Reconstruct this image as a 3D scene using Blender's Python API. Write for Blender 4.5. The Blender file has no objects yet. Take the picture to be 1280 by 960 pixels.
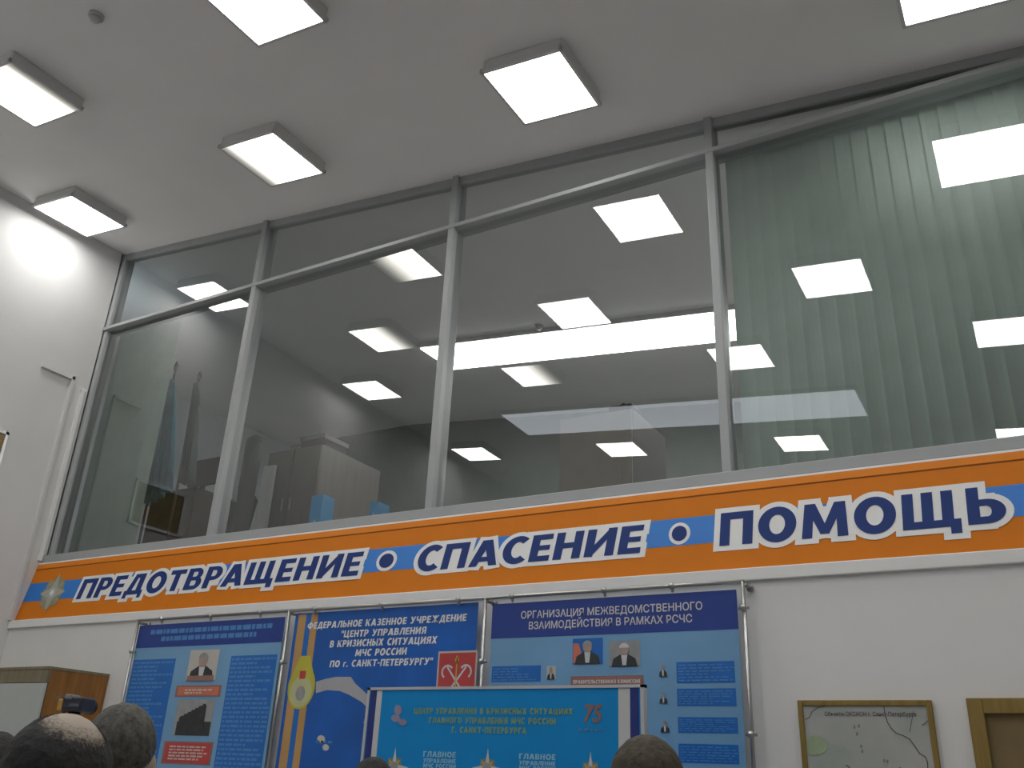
import bpy, bmesh, math, random
from mathutils import Vector, Matrix, noise
random.seed(7)
C = bpy.context.scene.collection
R = math.radians

# ------------------------------------------------------------------ camera
F_PX, YAW, PIT, ROL, DIST, H = 1131.61, -.5358, .4155, .0466, 5.3866, 1.6
_fw = Vector((math.sin(YAW)*math.cos(PIT), math.cos(YAW)*math.cos(PIT), math.sin(PIT)))
_r0 = Vector((math.cos(YAW), -math.sin(YAW), 0)); _u0 = _r0.cross(_fw)
_r = math.cos(ROL)*_r0 + math.sin(ROL)*_u0; _u = _r.cross(_fw)
CAM = Vector((0, -DIST, H))
cd = bpy.data.cameras.new('camera'); cam = bpy.data.objects.new('camera', cd); C.objects.link(cam)
cd.sensor_fit = 'HORIZONTAL'; cd.sensor_width = 36; cd.lens = F_PX/1280*36; cd.clip_start = .05; cd.clip_end = 100
m3 = Matrix((_r, _u, -_fw)).transposed()
cam.matrix_world = Matrix.Translation(CAM) @ m3.to_4x4()
bpy.context.scene.camera = cam

# ------------------------------------------------------------------ world, exposure
LAMP = 14.          # radiance of a working lamp diffuser
STRIP = 9.6         # upper room strip light
SKYL = 2.6          # long dim luminaire behind the camera
w = bpy.data.worlds.new('world'); bpy.context.scene.world = w; w.use_nodes = True
w.node_tree.nodes['Background'].inputs[0].default_value = (.02, .022, .025, 1)
w.node_tree.nodes['Background'].inputs[1].default_value = .5
sc = bpy.context.scene
sc.view_settings.view_transform = 'Standard'; sc.view_settings.look = 'None'
sc.view_settings.exposure = 0; sc.view_settings.gamma = 1; sc.view_settings.use_curve_mapping = False
try:
    sc.cycles.use_denoising = True; sc.cycles.max_bounces = 10; sc.cycles.diffuse_bounces = 5
    sc.cycles.transparent_max_bounces = 12; sc.cycles.sample_clamp_indirect = 6
except Exception: pass

# ------------------------------------------------------------------ geometry of the place
LW = -8.3638                      # left wall
RW = 4.6; BW = -11.3; UB = 6.0    # right wall, back wall, upper room's back wall
UF = 2.95                         # upper room floor
ZL, CS, CT, CO = 4.3777+H, -.0954, .0212, .1127
def ceil_z(x, y): return ZL + CO + CS*x + CT*y
def ray(a, b): return _fw + _r*((a-640)/F_PX) + _u*((480-b)/F_PX)
def onY(a, b, y=0.):
    d = ray(a, b); return CAM + d*((y-CAM.y)/d.y)
def onX(a, b, x):
    d = ray(a, b); return CAM + d*((x-CAM.x)/d.x)
def onZ(a, b, z):
    d = ray(a, b); return CAM + d*((z-CAM.z)/d.z)
def at(a, b, t): return CAM + ray(a, b)*t
def ban_y(z): return -.206 + .174*(z-2.79)      # the sign leans a little: its foot stands out
def on_ban(a, b):
    n = Vector((0, 1, -.174)); c = -.206 - .174*2.79
    d = ray(a, b); return CAM + d*((c - n.dot(CAM))/n.dot(d))

# ------------------------------------------------------------------ materials
MATS = {}
def lin(c):
    return tuple((v/255/12.92 if v/255 <= .04045 else ((v/255+.055)/1.055)**2.4) for v in c)
def mat(name, col, rough=.6, metal=0, var=.06, scale=6., bump=0., spec=.5, coat=0.):
    if name in MATS: return MATS[name]
    m = bpy.data.materials.new(name); m.use_nodes = True; nt = m.node_tree; b = nt.nodes['Principled BSDF']
    b.inputs['Roughness'].default_value = rough; b.inputs['Metallic'].default_value = metal
    b.inputs['Specular IOR Level'].default_value = spec; b.inputs['Coat Weight'].default_value = coat
    tc = nt.nodes.new('ShaderNodeTexCoord'); nz = nt.nodes.new('ShaderNodeTexNoise')
    nz.inputs['Scale'].default_value = scale; nz.inputs['Detail'].default_value = 4
    nt.links.new(tc.outputs['Object'], nz.inputs['Vector'])
    rp = nt.nodes.new('ShaderNodeValToRGB')
    rp.color_ramp.elements[0].position = .3; rp.color_ramp.elements[1].position = .7
    rp.color_ramp.elements[0].color = tuple(max(0, v*(1-var)) for v in col)+(1,)
    rp.color_ramp.elements[1].color = tuple(min(1, v*(1+var)) for v in col)+(1,)
    nt.links.new(nz.outputs['Fac'], rp.inputs['Fac']); nt.links.new(rp.outputs['Color'], b.inputs['Base Color'])
    if bump:
        bp = nt.nodes.new('ShaderNodeBump'); bp.inputs['Strength'].default_value = bump; bp.inputs['Distance'].default_value = .01
        nt.links.new(nz.outputs['Fac'], bp.inputs['Height']); nt.links.new(bp.outputs['Normal'], b.inputs['Normal'])
    MATS[name] = m; return m
def wood(name, c1, c2, rough=.5, scale=3.):
    if name in MATS: return MATS[name]
    m = bpy.data.materials.new(name); m.use_nodes = True; nt = m.node_tree; b = nt.nodes['Principled BSDF']
    b.inputs['Roughness'].default_value = rough
    tc = nt.nodes.new('ShaderNodeTexCoord'); mp = nt.nodes.new('ShaderNodeMapping'); mp.inputs['Scale'].default_value = (9, 9, .9)
    nz = nt.nodes.new('ShaderNodeTexNoise'); nz.inputs['Scale'].default_value = scale; nz.inputs['Detail'].default_value = 6
    nz.inputs['Distortion'].default_value = .6
    rp = nt.nodes.new('ShaderNodeValToRGB'); rp.color_ramp.elements[0].color = c1+(1,); rp.color_ramp.elements[1].color = c2+(1,)
    rp.color_ramp.elements[0].position = .35; rp.color_ramp.elements[1].position = .68
    L = nt.links.new; L(tc.outputs['Object'], mp.inputs['Vector']); L(mp.outputs['Vector'], nz.inputs['Vector'])
    L(nz.outputs['Fac'], rp.inputs['Fac']); L(rp.outputs['Color'], b.inputs['Base Color'])
    MATS[name] = m; return m
def emit(name, col, strength, dead=0, base=.12):
    # dead = -1 / +1: the tube on that side of the fitting no longer burns
    m = bpy.data.materials.new(name); m.use_nodes = True; nt = m.node_tree
    for n in list(nt.nodes): nt.nodes.remove(n)
    o = nt.nodes.new('ShaderNodeOutputMaterial'); e = nt.nodes.new('ShaderNodeEmission')
    e.inputs['Color'].default_value = col+(1,); e.inputs['Strength'].default_value = strength
    if dead:
        tc = nt.nodes.new('ShaderNodeTexCoord'); sx = nt.nodes.new('ShaderNodeSeparateXYZ'); mr = nt.nodes.new('ShaderNodeMapRange')
        mr.interpolation_type = 'SMOOTHSTEP'
        mr.inputs['From Min'].default_value = -.30*(-dead) if dead > 0 else -.30
        if dead < 0:
            mr.inputs['From Min'].default_value = -.30; mr.inputs['From Max'].default_value = .20
            mr.inputs['To Min'].default_value = strength*.02; mr.inputs['To Max'].default_value = strength
        else:
            mr.inputs['From Min'].default_value = -.10; mr.inputs['From Max'].default_value = .30
            mr.inputs['To Min'].default_value = strength; mr.inputs['To Max'].default_value = strength*.02
        nt.links.new(tc.outputs['Object'], sx.inputs[0]); nt.links.new(sx.outputs['X'], mr.inputs['Value'])
        nt.links.new(mr.outputs['Result'], e.inputs['Strength'])
    nt.links.new(e.outputs[0], o.inputs['Surface'])
    return m
def glass_mat(name, tint, gain):
    m = bpy.data.materials.new(name); m.use_nodes = True; nt = m.node_tree
    for n in list(nt.nodes): nt.nodes.remove(n)
    o = nt.nodes.new('ShaderNodeOutputMaterial'); mx = nt.nodes.new('ShaderNodeMixShader')
    t = nt.nodes.new('ShaderNodeBsdfTransparent'); g = nt.nodes.new('ShaderNodeBsdfGlossy'); f = nt.nodes.new('ShaderNodeFresnel')
    mu = nt.nodes.new('ShaderNodeMath'); mu.operation = 'MULTIPLY'; mu.inputs[1].default_value = gain; mu.use_clamp = True
    t.inputs[0].default_value = tint+(1,); g.inputs['Roughness'].default_value = 0; g.inputs[0].default_value = (1, 1, 1, 1)
    f.inputs['IOR'].default_value = 1.5
    L = nt.links.new; L(f.outputs[0], mu.inputs[0]); L(mu.outputs[0], mx.inputs[0]); L(t.outputs[0], mx.inputs[1]); L(g.outputs[0], mx.inputs[2]); L(mx.outputs[0], o.inputs['Surface'])
    return m

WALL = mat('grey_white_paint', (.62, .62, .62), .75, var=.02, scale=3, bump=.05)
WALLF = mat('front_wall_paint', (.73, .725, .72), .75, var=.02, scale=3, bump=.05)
CEIL = mat('ceiling_paint', (.80, .80, .80), .8, var=.02, scale=2, bump=.03)
FLOOR = mat('floor_linoleum', (.42, .40, .39), .45, var=.12, scale=9)
UWALL = mat('upper_room_paint', (.55, .54, .53), .8, var=.03)
UFLOOR = mat('upper_room_carpet', (.32, .31, .30), .9, var=.1)
ALU = mat('grey_window_paint', (.355, .37, .375), .4, var=.03)
WHITE = mat('white_plastic', (.78, .78, .77), .45, var=.02)
ORANGE = mat('orange_sign_film', (.64, .185, .006), .55, var=.03, spec=.2)
ORANGE2 = mat('orange_sign_lip', (.72, .22, .012), .5, var=.03, spec=.25)
GROOVE = mat('brown_groove', (.30, .09, .01), .6, var=.05)
BAND = mat('bright_blue_film', (.018, .19, .62), .45, var=.03)
NAVY = mat('navy_letter_film', (.010, .036, .18), .5, var=.05, spec=.25)
CHROME = mat('chrome_tube', (.46, .46, .45), .33, 1, var=.03)
STEEL = mat('dark_steel', (.30, .29, .28), .35, .9, var=.08)
P_NAVY = mat('poster_navy_ink', (.016, .05, .27), .4, var=.04)
P_SKY = mat('poster_sky_ink', (.17, .36, .58), .35, var=.10, scale=2)
P_MID = mat('poster_mid_blue_ink', (.012, .145, .50), .35, var=.08)
P_DEEP = mat('poster_deep_blue_ink', (.004, .10, .42), .35, var=.22, scale=2.2)
P_LINE = mat('poster_pale_line_ink', (.07, .24, .55), .4, var=.05)
P_PALE = mat('poster_pale_ink', (.50, .62, .74), .4, var=.05)
P_TXT = mat('poster_white_ink', (.74, .76, .76), .4, var=.02)
P_TXT2 = mat('poster_cream_ink', (.66, .64, .62), .4, var=.02)
P_RED = mat('poster_red_ink', (.50, .055, .055), .4, var=.10)
P_ORRED = mat('poster_orange_red_ink', (.60, .17, .10), .4, var=.10)
P_BROWN = mat('poster_brown_ink', (.28, .15, .13), .4, var=.05)
P_CREAM = mat('poster_cream_paper', (.52, .50, .45), .5, var=.05)
P_DARK = mat('poster_black_ink', (.03, .035, .035), .5, var=.2, scale=20)
P_FACE = mat('poster_flesh_ink', (.42, .30, .25), .5, var=.1)
P_GREY = mat('poster_grey_ink', (.30, .31, .31), .5, var=.12, scale=15)
P_OCHRE = mat('poster_ochre_ink', (.50, .29, .10), .45, var=.06)
P_YEL = mat('poster_yellow_ink', (.50, .46, .05), .45, var=.1)
P_PYEL = mat('poster_pale_yellow_ink', (.50, .52, .27), .45, var=.08)
P_GOLD = mat('poster_gold_ink', (.62, .40, .06), .4, var=.06)
P_SILV = mat('poster_silver_ink', (.60, .60, .62), .4, var=.05)
P_LAND = mat('poster_land_ink', (.40, .40, .43), .5, var=.04)
B_CYAN = mat('board_cyan_print', (.003, .25, .62), .5, var=.03, spec=.25)
B_NAVY = mat('board_navy_print', (.015, .03, .20), .4, var=.05)
B_WHITE = mat('board_white_print', (.56, .57, .57), .4, var=.02)
B_YEL = mat('board_olive_yellow_ink', (.22, .36, .16), .4, var=.05)
B_ORG = mat('board_rust_ink', (.24, .14, .13), .4, var=.08)
B_PINK = mat('board_mauve_ink', (.26, .25, .38), .4, var=.08)
B_LIGHT = mat('board_light_blue_ink', (.25, .55, .75), .4, var=.03)
OCHRE = wood('ochre_painted_wood', (.20, .13, .025), (.27, .185, .045))
OCHREP = mat('ochre_board_fill', (.19, .135, .055), .6, var=.10)
WOODS = wood('orange_brown_veneer', (.22, .095, .018), (.32, .14, .03))
WOODR = wood('grey_brown_rail', (.17, .145, .085), (.23, .19, .12))
DOORP = mat('pale_green_white_panel', (.44, .47, .45), .35, var=.03)
MAPP = None

# ------------------------------------------------------------------ mesh helpers
def obj(name, bm, m, parent=None, smooth=False):
    me = bpy.data.meshes.new(name)
    bmesh.ops.recalc_face_normals(bm, faces=bm.faces)
    bm.to_mesh(me); bm.free()
    if smooth:
        for p in me.polygons: p.use_smooth = True
    o = bpy.data.objects.new(name, me); C.objects.link(o)
    if m: me.materials.append(m)
    if parent: o.parent = parent; o.matrix_parent_inverse = parent.matrix_world.inverted() if parent.type == 'EMPTY' else Matrix()
    return o
def BM(): return bmesh.new()
def box(bm, x0, x1, y0, y1, z0, z1):
    r = bmesh.ops.create_cube(bm, size=1)
    for v in r['verts']:
        v.co = Vector(((x0+x1)/2+v.co.x*(x1-x0), (y0+y1)/2+v.co.y*(y1-y0), (z0+z1)/2+v.co.z*(z1-z0)))
    return r['verts']
def prism(bm, pts, vec):
    a = [bm.verts.new(p) for p in pts]; b = [bm.verts.new(Vector(p)+Vector(vec)) for p in pts]
    n = len(a); bm.faces.new(a); bm.faces.new(b[::-1])
    for i in range(n): bm.faces.new((a[i], a[(i+1) % n], b[(i+1) % n], b[i]))
def tube(bm, p0, p1, r0, r1=None, n=12):
    p0, p1 = Vector(p0), Vector(p1); r1 = r0 if r1 is None else r1
    d = (p1-p0).normalized(); a = d.orthogonal().normalized(); b = d.cross(a)
    A, B = [], []
    for i in range(n):
        t = 2*math.pi*i/n; q = a*math.cos(t)+b*math.sin(t)
        A.append(bm.verts.new(p0+q*r0)); B.append(bm.verts.new(p1+q*r1))
    for i in range(n): bm.faces.new((A[i], A[(i+1) % n], B[(i+1) % n], B[i]))
    bm.faces.new(A[::-1]); bm.faces.new(B)
def ball(bm, c, rx, ry=None, rz=None, n=14, rot=None):
    ry = rx if ry is None else ry; rz = rx if rz is None else rz
    r = bmesh.ops.create_uvsphere(bm, u_segments=n, v_segments=max(6, n//2+2), radius=1)
    for v in r['verts']:
        q = Vector((v.co.x*rx, v.co.y*ry, v.co.z*rz))
        if rot: q = rot @ q
        v.co = Vector(c)+q
def cap(bm, p0, p1, r0, r1, n=12):
    tube(bm, p0, p1, r0, r1, n); ball(bm, p0, r0, n=n); ball(bm, p1, r1, n=n)
def bevel(o, wd, seg=2):
    m = o.modifiers.new('bevel', 'BEVEL'); m.width = wd; m.segments = seg; m.limit_method = 'ANGLE'; return o
def thing(name, label, cat, loc=(0, 0, 0), group=None, rot=None):
    o = bpy.data.objects.new(name, None); C.objects.link(o)
    o.empty_display_size = .1
    M = Matrix.Translation(Vector(loc))
    if rot is not None: M = M @ rot.to_4x4()
    o.matrix_world = M
    o['label'] = label; o['category'] = cat
    if group: o['group'] = group
    return o
def child(name, bm, m, par, smooth=False):
    # bm in world space when par sits unrotated; stored local to the thing
    Mi = par.matrix_world.inverted()
    bmesh.ops.transform(bm, matrix=Mi, verts=bm.verts)
    o = obj(name, bm, m, None, smooth); o.parent = par
    return o
def lchild(name, bm, m, par, smooth=False):
    o = obj(name, bm, m, None, smooth); o.parent = par; return o
def tag(o, label, cat, group=None):
    o['label'] = label; o['category'] = cat
    if group: o['group'] = group
    return o
def struct(o): o['kind'] = 'structure'; return o

# ------------------------------------------------------------------ the shell
bm = BM(); box(bm, LW, RW, BW, -.2, -.2, 0); struct(obj('floor', bm, FLOOR))
bm = BM()
pts = [(x, y, ceil_z(x, y)) for x, y in ((LW-.3, BW-.3), (RW+.3, BW-.3), (RW+.3, UB+.3), (LW-.3, UB+.3))]
prism(bm, pts, (0, 0, .3)); struct(obj('ceiling', bm, CEIL))
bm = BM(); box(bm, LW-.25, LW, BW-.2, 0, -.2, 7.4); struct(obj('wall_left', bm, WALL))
bm = BM(); box(bm, RW, RW+.25, BW-.2, UB, -.2, 7.0); struct(obj('wall_right', bm, WALL))
bm = BM(); box(bm, LW-.25, RW+.25, BW-.25, BW, -.2, 7.4); struct(obj('wall_back', bm, WALL))
bm = BM()
prism(bm, [(LW, -.23, -.2), (LW, .12, -.2), (LW, .12, 3.40), (LW, -.06, 3.40), (LW, -.06, 2.72), (LW, -.23, 2.72)], (RW-LW, 0, 0))
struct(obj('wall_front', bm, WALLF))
bm = BM(); box(bm, LW-3, RW, .12, UB, UF-.25, UF); struct(obj('upper_floor', bm, UFLOOR))
bm = BM(); box(bm, LW-3.2, RW+.25, UB, UB+.2, UF, 7.6); struct(obj('wall_upper_back', bm, mat('upper_back_wall_green_grey', (.20, .22, .21), .85, var=.05)))
bm = BM(); box(bm, LW-3.2, LW-3, 0, UB, UF, 7.6); struct(obj('wall_upper_left', bm, mat('upper_left_wall_blue_grey', (.56, .62, .66), .8, var=.03)))
bm = BM(); prism(bm, [(LW-3.2, y, ceil_z(LW-.3, y)) for y in (-.0, UB+.3)]+[(LW-.3, y, ceil_z(LW-.3, y)) for y in (UB+.3, 0)], (0, 0, .3)); struct(obj('ceiling_upper', bm, CEIL))
bm = BM(); box(bm, LW-3.2, LW, -.05, .05, UF-.25, 7.4); struct(obj('wall_upper_end', bm, UWALL))
bm = BM(); box(bm, LW, RW, -.252, -.231, 0, .09); struct(obj('baseboard_front', bm, mat('baseboard_brown', (.16, .10, .06), .5)))
bm = BM(); box(bm, LW, LW+.02, BW, -.26, 0, .09); struct(obj('baseboard_left', bm, MATS['baseboard_brown']))
# white rail under the sign
bm = BM(); box(bm, LW, RW, -.255, -.06, 2.716, 2.789); bevel(struct(obj('trim_1', bm, WHITE)), .006)
# boxed ledge and cable duct on the left wall
a = onX(52, 455, LW); b = onX(92, 472, LW)
bm = BM(); box(bm, LW, LW+.035, a.y, b.y, a.z-.035, a.z); box(bm, LW, LW+.035, b.y-.03, b.y, 2.79, a.z)
struct(obj('trim_2', bm, WALL))
a = onX(101, 487, LW)
bm = BM(); box(bm, LW, LW+.028, -.135, -.10, 3.38, a.z); box(bm, LW, LW+.034, -.145, -.09, a.z-.02, a.z+.01)
struct(obj('trim_3', bm, WHITE))

# ------------------------------------------------------------------ the interior window
win = bpy.data.objects.new('window_1', None); C.objects.link(win); win['kind'] = 'structure'
FY = -.06
sill_z = onY(66.7, 696.7, 0).z; tr0 = onY(559, 286.7, FY).z
mx = [onY(885.8, 280, FY).x]
MULL = [onY(256.7, 672.5, FY).x, onY(530, 641, FY).x, onY(902.5, 594, FY).x, .72, 3.02]
def frame(bm, name): 
    o = obj(name, bm, ALU); o.parent = win; o['kind'] = 'structure'; return bevel(o, .006)
for x in MULL:
    bm = BM(); box(bm, x, x+.06, FY, .10, sill_z-.04, ceil_z(x, 0)+.02); frame(bm, 'mullion')
bm = BM(); box(bm, LW, LW+.055, FY+.02, .09, sill_z-.04, ceil_z(LW, 0)); frame(bm, 'jamb')
bm = BM(); box(bm, LW, RW, FY-.006, .115, tr0, tr0+.038); frame(bm, 'transom')
bm = BM(); box(bm, LW, RW, FY-.03, .06, 3.36, sill_z); frame(bm, 'bottom_rail')
bm = BM(); prism(bm, [(LW, FY+.03, ceil_z(LW, 0)-.075), (RW, FY+.03, ceil_z(RW, 0)-.075), (RW, FY+.03, ceil_z(RW, 0)+.01), (LW, FY+.03, ceil_z(LW, 0)+.01)], (0, .08, 0)); frame(bm, 'head_rail')
GL = glass_mat('window_glass', (.80, .83, .82), 2.3)
ed = [LW+.055]+[v for x in MULL for v in (x, x+.06)]+[RW]
for i in range(0, len(ed), 2):
    x0, x1 = ed[i], ed[i+1]
    bm = BM(); vs = [bm.verts.new(p) for p in ((x0, 0, sill_z), (x1, 0, sill_z), (x1, 0, tr0), (x0, 0, tr0))]; bm.faces.new(vs)
    o = obj('pane', bm, GL); o.parent = win; o['kind'] = 'structure'
    bm = BM(); vs = [bm.verts.new(p) for p in ((x0, 0, tr0+.038), (x1, 0, tr0+.038), (x1, 0, ceil_z(x1, 0)-.05), (x0, 0, ceil_z(x0, 0)-.05))]; bm.faces.new(vs)
    o = obj('transom_pane', bm, GL); o.parent = win; o['kind'] = 'structure'

# ------------------------------------------------------------------ ceiling lamps
nx = Vector((1, 0, CS)).normalized(); nz_ = Vector((-CS, -CT, 1)).normalized(); ny = nz_.cross(nx)
CROT = Matrix((nx, ny, nz_)).transposed()
E_OK = emit('lamp_diffuser_lit', (1, .985, .95), LAMP)
E_L = emit('lamp_diffuser_dead_left', (1, .97, .88), LAMP, -1)
E_R = emit('lamp_diffuser_dead_right', (1, .97, .88), LAMP, 1)
HOUS = mat('lamp_housing_white', (.62, .62, .61), .5, var=.02)
def lamp(x, y, e, label, group='square ceiling lamps'):
    t = thing('ceiling_lamp', label, 'lamp', (x, y, ceil_z(x, y)), group, CROT)
    bm = BM(); box(bm, -.315, .315, -.315, .315, -.085, .0)
    h = lchild('housing', bm, HOUS, t); bevel(h, .008)
    bm = BM()
    for s in (-1, 1):
        box(bm, s*.315-.012, s*.315+.012, -.327, .327, -.113, -.08); box(bm, -.327, .327, s*.315-.012, s*.315+.012, -.113, -.08)
    lchild('rim', bm, HOUS, t)
    bm = BM(); box(bm, -.303, .303, -.303, .303, -.1125, -.086); lchild('diffuser', bm, e, t)
    return t
lamp(-7.876, -.922, E_OK, 'square ceiling lamp in the corner of the left wall and window')
lamp(-5.142, -.956, E_L, 'square ceiling lamp near the window with its left tube dark')
lamp(-2.511, -.919, E_OK, 'fully bright square ceiling lamp in front of the window, top centre of the photo')
lamp(.182, -.919, E_OK, 'square ceiling lamp at the top right corner of the photo, partly out of frame')
lamp(-6.504, -2.423, E_R, 'square ceiling lamp at the left edge of the photo with its right tube dark')
lamp(-3.864, -2.407, E_OK, 'square ceiling lamp cut by the top edge of the photo, left of centre')
REFL = 'ceiling lamp seen only mirrored in the window, '
lamp(-1.181, -2.397, E_OK, REFL+'upper one over the blind')
lamp(1.45, -2.38, E_OK, REFL+'off its right end')
for x, y, e, l in ((-7.773, -3.825, E_OK, 'above the corner cabinet, by the left wall'), (-5.159, -3.836, E_R, 'half dark, under the strip light'),
                   (-2.487, -3.885, E_OK, 'crossed by the third mullion'), (.189, -3.865, E_OK, 'at the right edge over the blind')):
    lamp(x, y, e, REFL+l)
for x, y, l in ((-7.727, -6.584, 'low beside the second mullion'), (-5.151, -6.676, 'low before the beige cupboard'),
                (-2.502, -6.757, 'low on the blind'), (.18, -6.85, 'low at the right edge')):
    lamp(x, y, E_OK, REFL+l)
lamp(-3.85, -9.05, E_OK, REFL+'cut by the sill at the third mullion')
lamp(-7.95, -10.3, E_OK, REFL+'grazing the sill in the middle pane')
# long dim luminaire above the viewer (mirrored in the glass)
def strip(x0, x1, y0, y1, name, label, e):
    xm, ym = (x0+x1)/2, (y0+y1)/2
    t = thing(name, label, 'lamp', (xm, ym, ceil_z(xm, ym)), None, CROT)
    bm = BM(); hx, hy = (x1-x0)/2, (y1-y0)/2
    box(bm, -hx, hx, -hy, hy, -.06, 0); lchild('housing', bm, HOUS, t)
    bm = BM(); box(bm, -hx+.02, hx-.02, -hy+.02, hy-.02, -.075, -.061); lchild('diffuser', bm, e, t)
    return t
strip(-6.42, -1.47, -5.98, -5.12, 'strip_luminaire', 'long dim bluish ceiling luminaire mirrored as a pale bar in the window', emit('dim_strip_diffuser', (.86, .93, 1.), SKYL))
strip(-6.46, 2.6, 3.06, 3.84, 'strip_light', 'long bright white strip light in the room behind the glass', emit('bright_strip_diffuser', (1, .99, .97), STRIP))
# smoke detectors
def smoke(x, y, label):
    t = thing('smoke_detector', label, 'smoke detector', (x, y, ceil_z(x, y)), None, CROT)
    bm = BM(); tube(bm, (0, 0, 0), (0, 0, -.02), .055, .055, 20); lchild('base', bm, mat('detector_grey', (.50, .50, .49), .5), t, True)
    bm = BM(); tube(bm, (0, 0, -.018), (0, 0, -.055), .042, .03, 20); lchild('head', bm, MATS['detector_grey'], t, True)
smoke(-5.2, -2.72, 'small round grey smoke detector on the ceiling at the top left of the photo')
smoke(-4.63, 2.985, 'small round smoke detector on the upper room ceiling, dark against the strip light')

# ------------------------------------------------------------------ the orange sign
ban = thing('slogan_sign', 'long orange wall sign with three blue slogan words outlined in white', 'sign', (-3, ban_y(2.79), 2.79))
zt = on_ban(640, 637.5).z; zb = on_ban(640, 737).z
def slab(bm, x0, x1, z0, z1, f, b):     # box on the leaning sign plane, f/b = distance in front of it
    prism(bm, [(x0, ban_y(z0)-f, z0), (x1, ban_y(z0)-f, z0), (x1, ban_y(z1)-f, z1), (x0, ban_y(z1)-f, z1)], (0, f-b, 0))
zl_ = on_ban(900, 617).z
bm = BM(); slab(bm, LW+.004, RW-.004, 2.79, zt-.055, 0, -.04); child('panel', bm, ORANGE, ban)
bm = BM(); slab(bm, LW+.004, RW-.004, zt-.05, zt, .006, -.03); bevel(child('top_lip', bm, ORANGE2, ban), .004)
bm = BM(); slab(bm, LW+.004, RW-.004, zt-.0565, zt-.048, .0005, -.02); child('groove', bm, GROOVE, ban)
bm = BM(); slab(bm, LW+.004, RW-.004, zt, zt+.013, .004, -.02); child('edge_strip', bm, WHITE, ban)
s0 = on_ban(820, 684.5).z; s1 = on_ban(820, 651).z
bm = BM(); slab(bm, LW+.01, RW-.004, s0, s1, .0015, -.005); child('blue_stripe', bm, BAND, ban)

class Seg(list): pass
def arc(cx, cy, rx, ry, ix, iy, a0, a1, n=14):
    out = []
    for i in range(n):
        t0 = R(a0+(a1-a0)*i/n); t1 = R(a0+(a1-a0)*(i+1)/n)
        c0, q0, c1, q1 = math.cos(t0), math.sin(t0), math.cos(t1), math.sin(t1)
        kind = Seg if (a1-a0 >= 359 or (a1-a0 < 200) or 0 < i < n-1) else list
        out.append(kind([(cx+ix*c0, cy+iy*q0), (cx+rx*c0, cy+ry*q0), (cx+rx*c1, cy+ry*q1), (cx+ix*c1, cy+iy*q1)]))
    return out
def rc(x0, y0, x1, y1): return [(x0, y0), (x1, y0), (x1, y1), (x0, y1)]
T = .25; B_ = .2
GLY = {
 'П': (.82, [rc(0, 0, T, 1), rc(.57, 0, .82, 1), rc(0, .78, .82, 1)]),
 'Р': (.72, [rc(0, 0, T, 1), rc(0, .82, .40, 1), rc(0, .36, .40, .54)]+arc(.39, .68, .33, .32, .08, .14, -90, 90)),
 'Е': (.62, [rc(0, 0, T, 1), rc(0, .8, .62, 1), rc(0, .41, .58, .59), rc(0, 0, .62, .2)]),
 'Д': (.92, [rc(0, 0, .92, .2), rc(0, -.17, .17, .2), rc(.75, -.17, .92, .2), rc(.56, 0, .82, 1), rc(.3, .8, .82, 1), [(.08, .1), (.33, .1), (.50, 1), (.30, 1)]]),
 'О': (.92, arc(.46, .5, .46, .53, .19, .29, 0, 360, 32)),
 'Т': (.74, [rc(0, .79, .74, 1), rc(.245, 0, .495, 1)]),
 'В': (.76, [rc(0, 0, T, 1), rc(0, .83, .42, 1), rc(0, .42, .45, .6), rc(0, 0, .45, .18)]+arc(.42, .72, .28, .28, .05, .11, -90, 90)+arc(.45, .3, .31, .3, .06, .12, -90, 90)),
 'А': (.92, [[(0, 0), (.26, 0), (.58, 1), (.30, 1)], [(.34, 1), (.62, 1), (.92, 0), (.66, 0)], rc(.2, .17, .72, .35)]),
 'Щ': (1.2, [rc(0, 0, .24, 1), rc(.41, 0, .65, 1), rc(.82, 0, 1.06, 1), rc(0, 0, 1.06, .2), rc(.98, -.19, 1.2, .2)]),
 'Н': (.8, [rc(0, 0, T, 1), rc(.55, 0, .8, 1), rc(0, .4, .8, .6)]),
 'И': (.84, [rc(0, 0, T, 1), rc(.59, 0, .84, 1), [(.2, 0), (.2, .34), (.64, 1), (.64, .66)]]),
 'С': (.76, arc(.46, .5, .46, .53, .19, .30, 48, 312, 26)),
 'М': (1.06, [[(0, 0), (.24, 0), (.28, 1), (.06, 1)], [(.78, 1), (1., 1), (1.06, 0), (.82, 0)], [(.06, 1), (.31, 1), (.64, .1), (.43, .1)], [(.75, 1), (1., 1), (.63, .1), (.42, .1)]]),
 'Ь': (.76, [rc(0, 0, T, 1), rc(0, .48, .42, .66), rc(0, 0, .42, .19)]+arc(.40, .33, .36, .33, .08, .14, -90, 90)),
}
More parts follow.
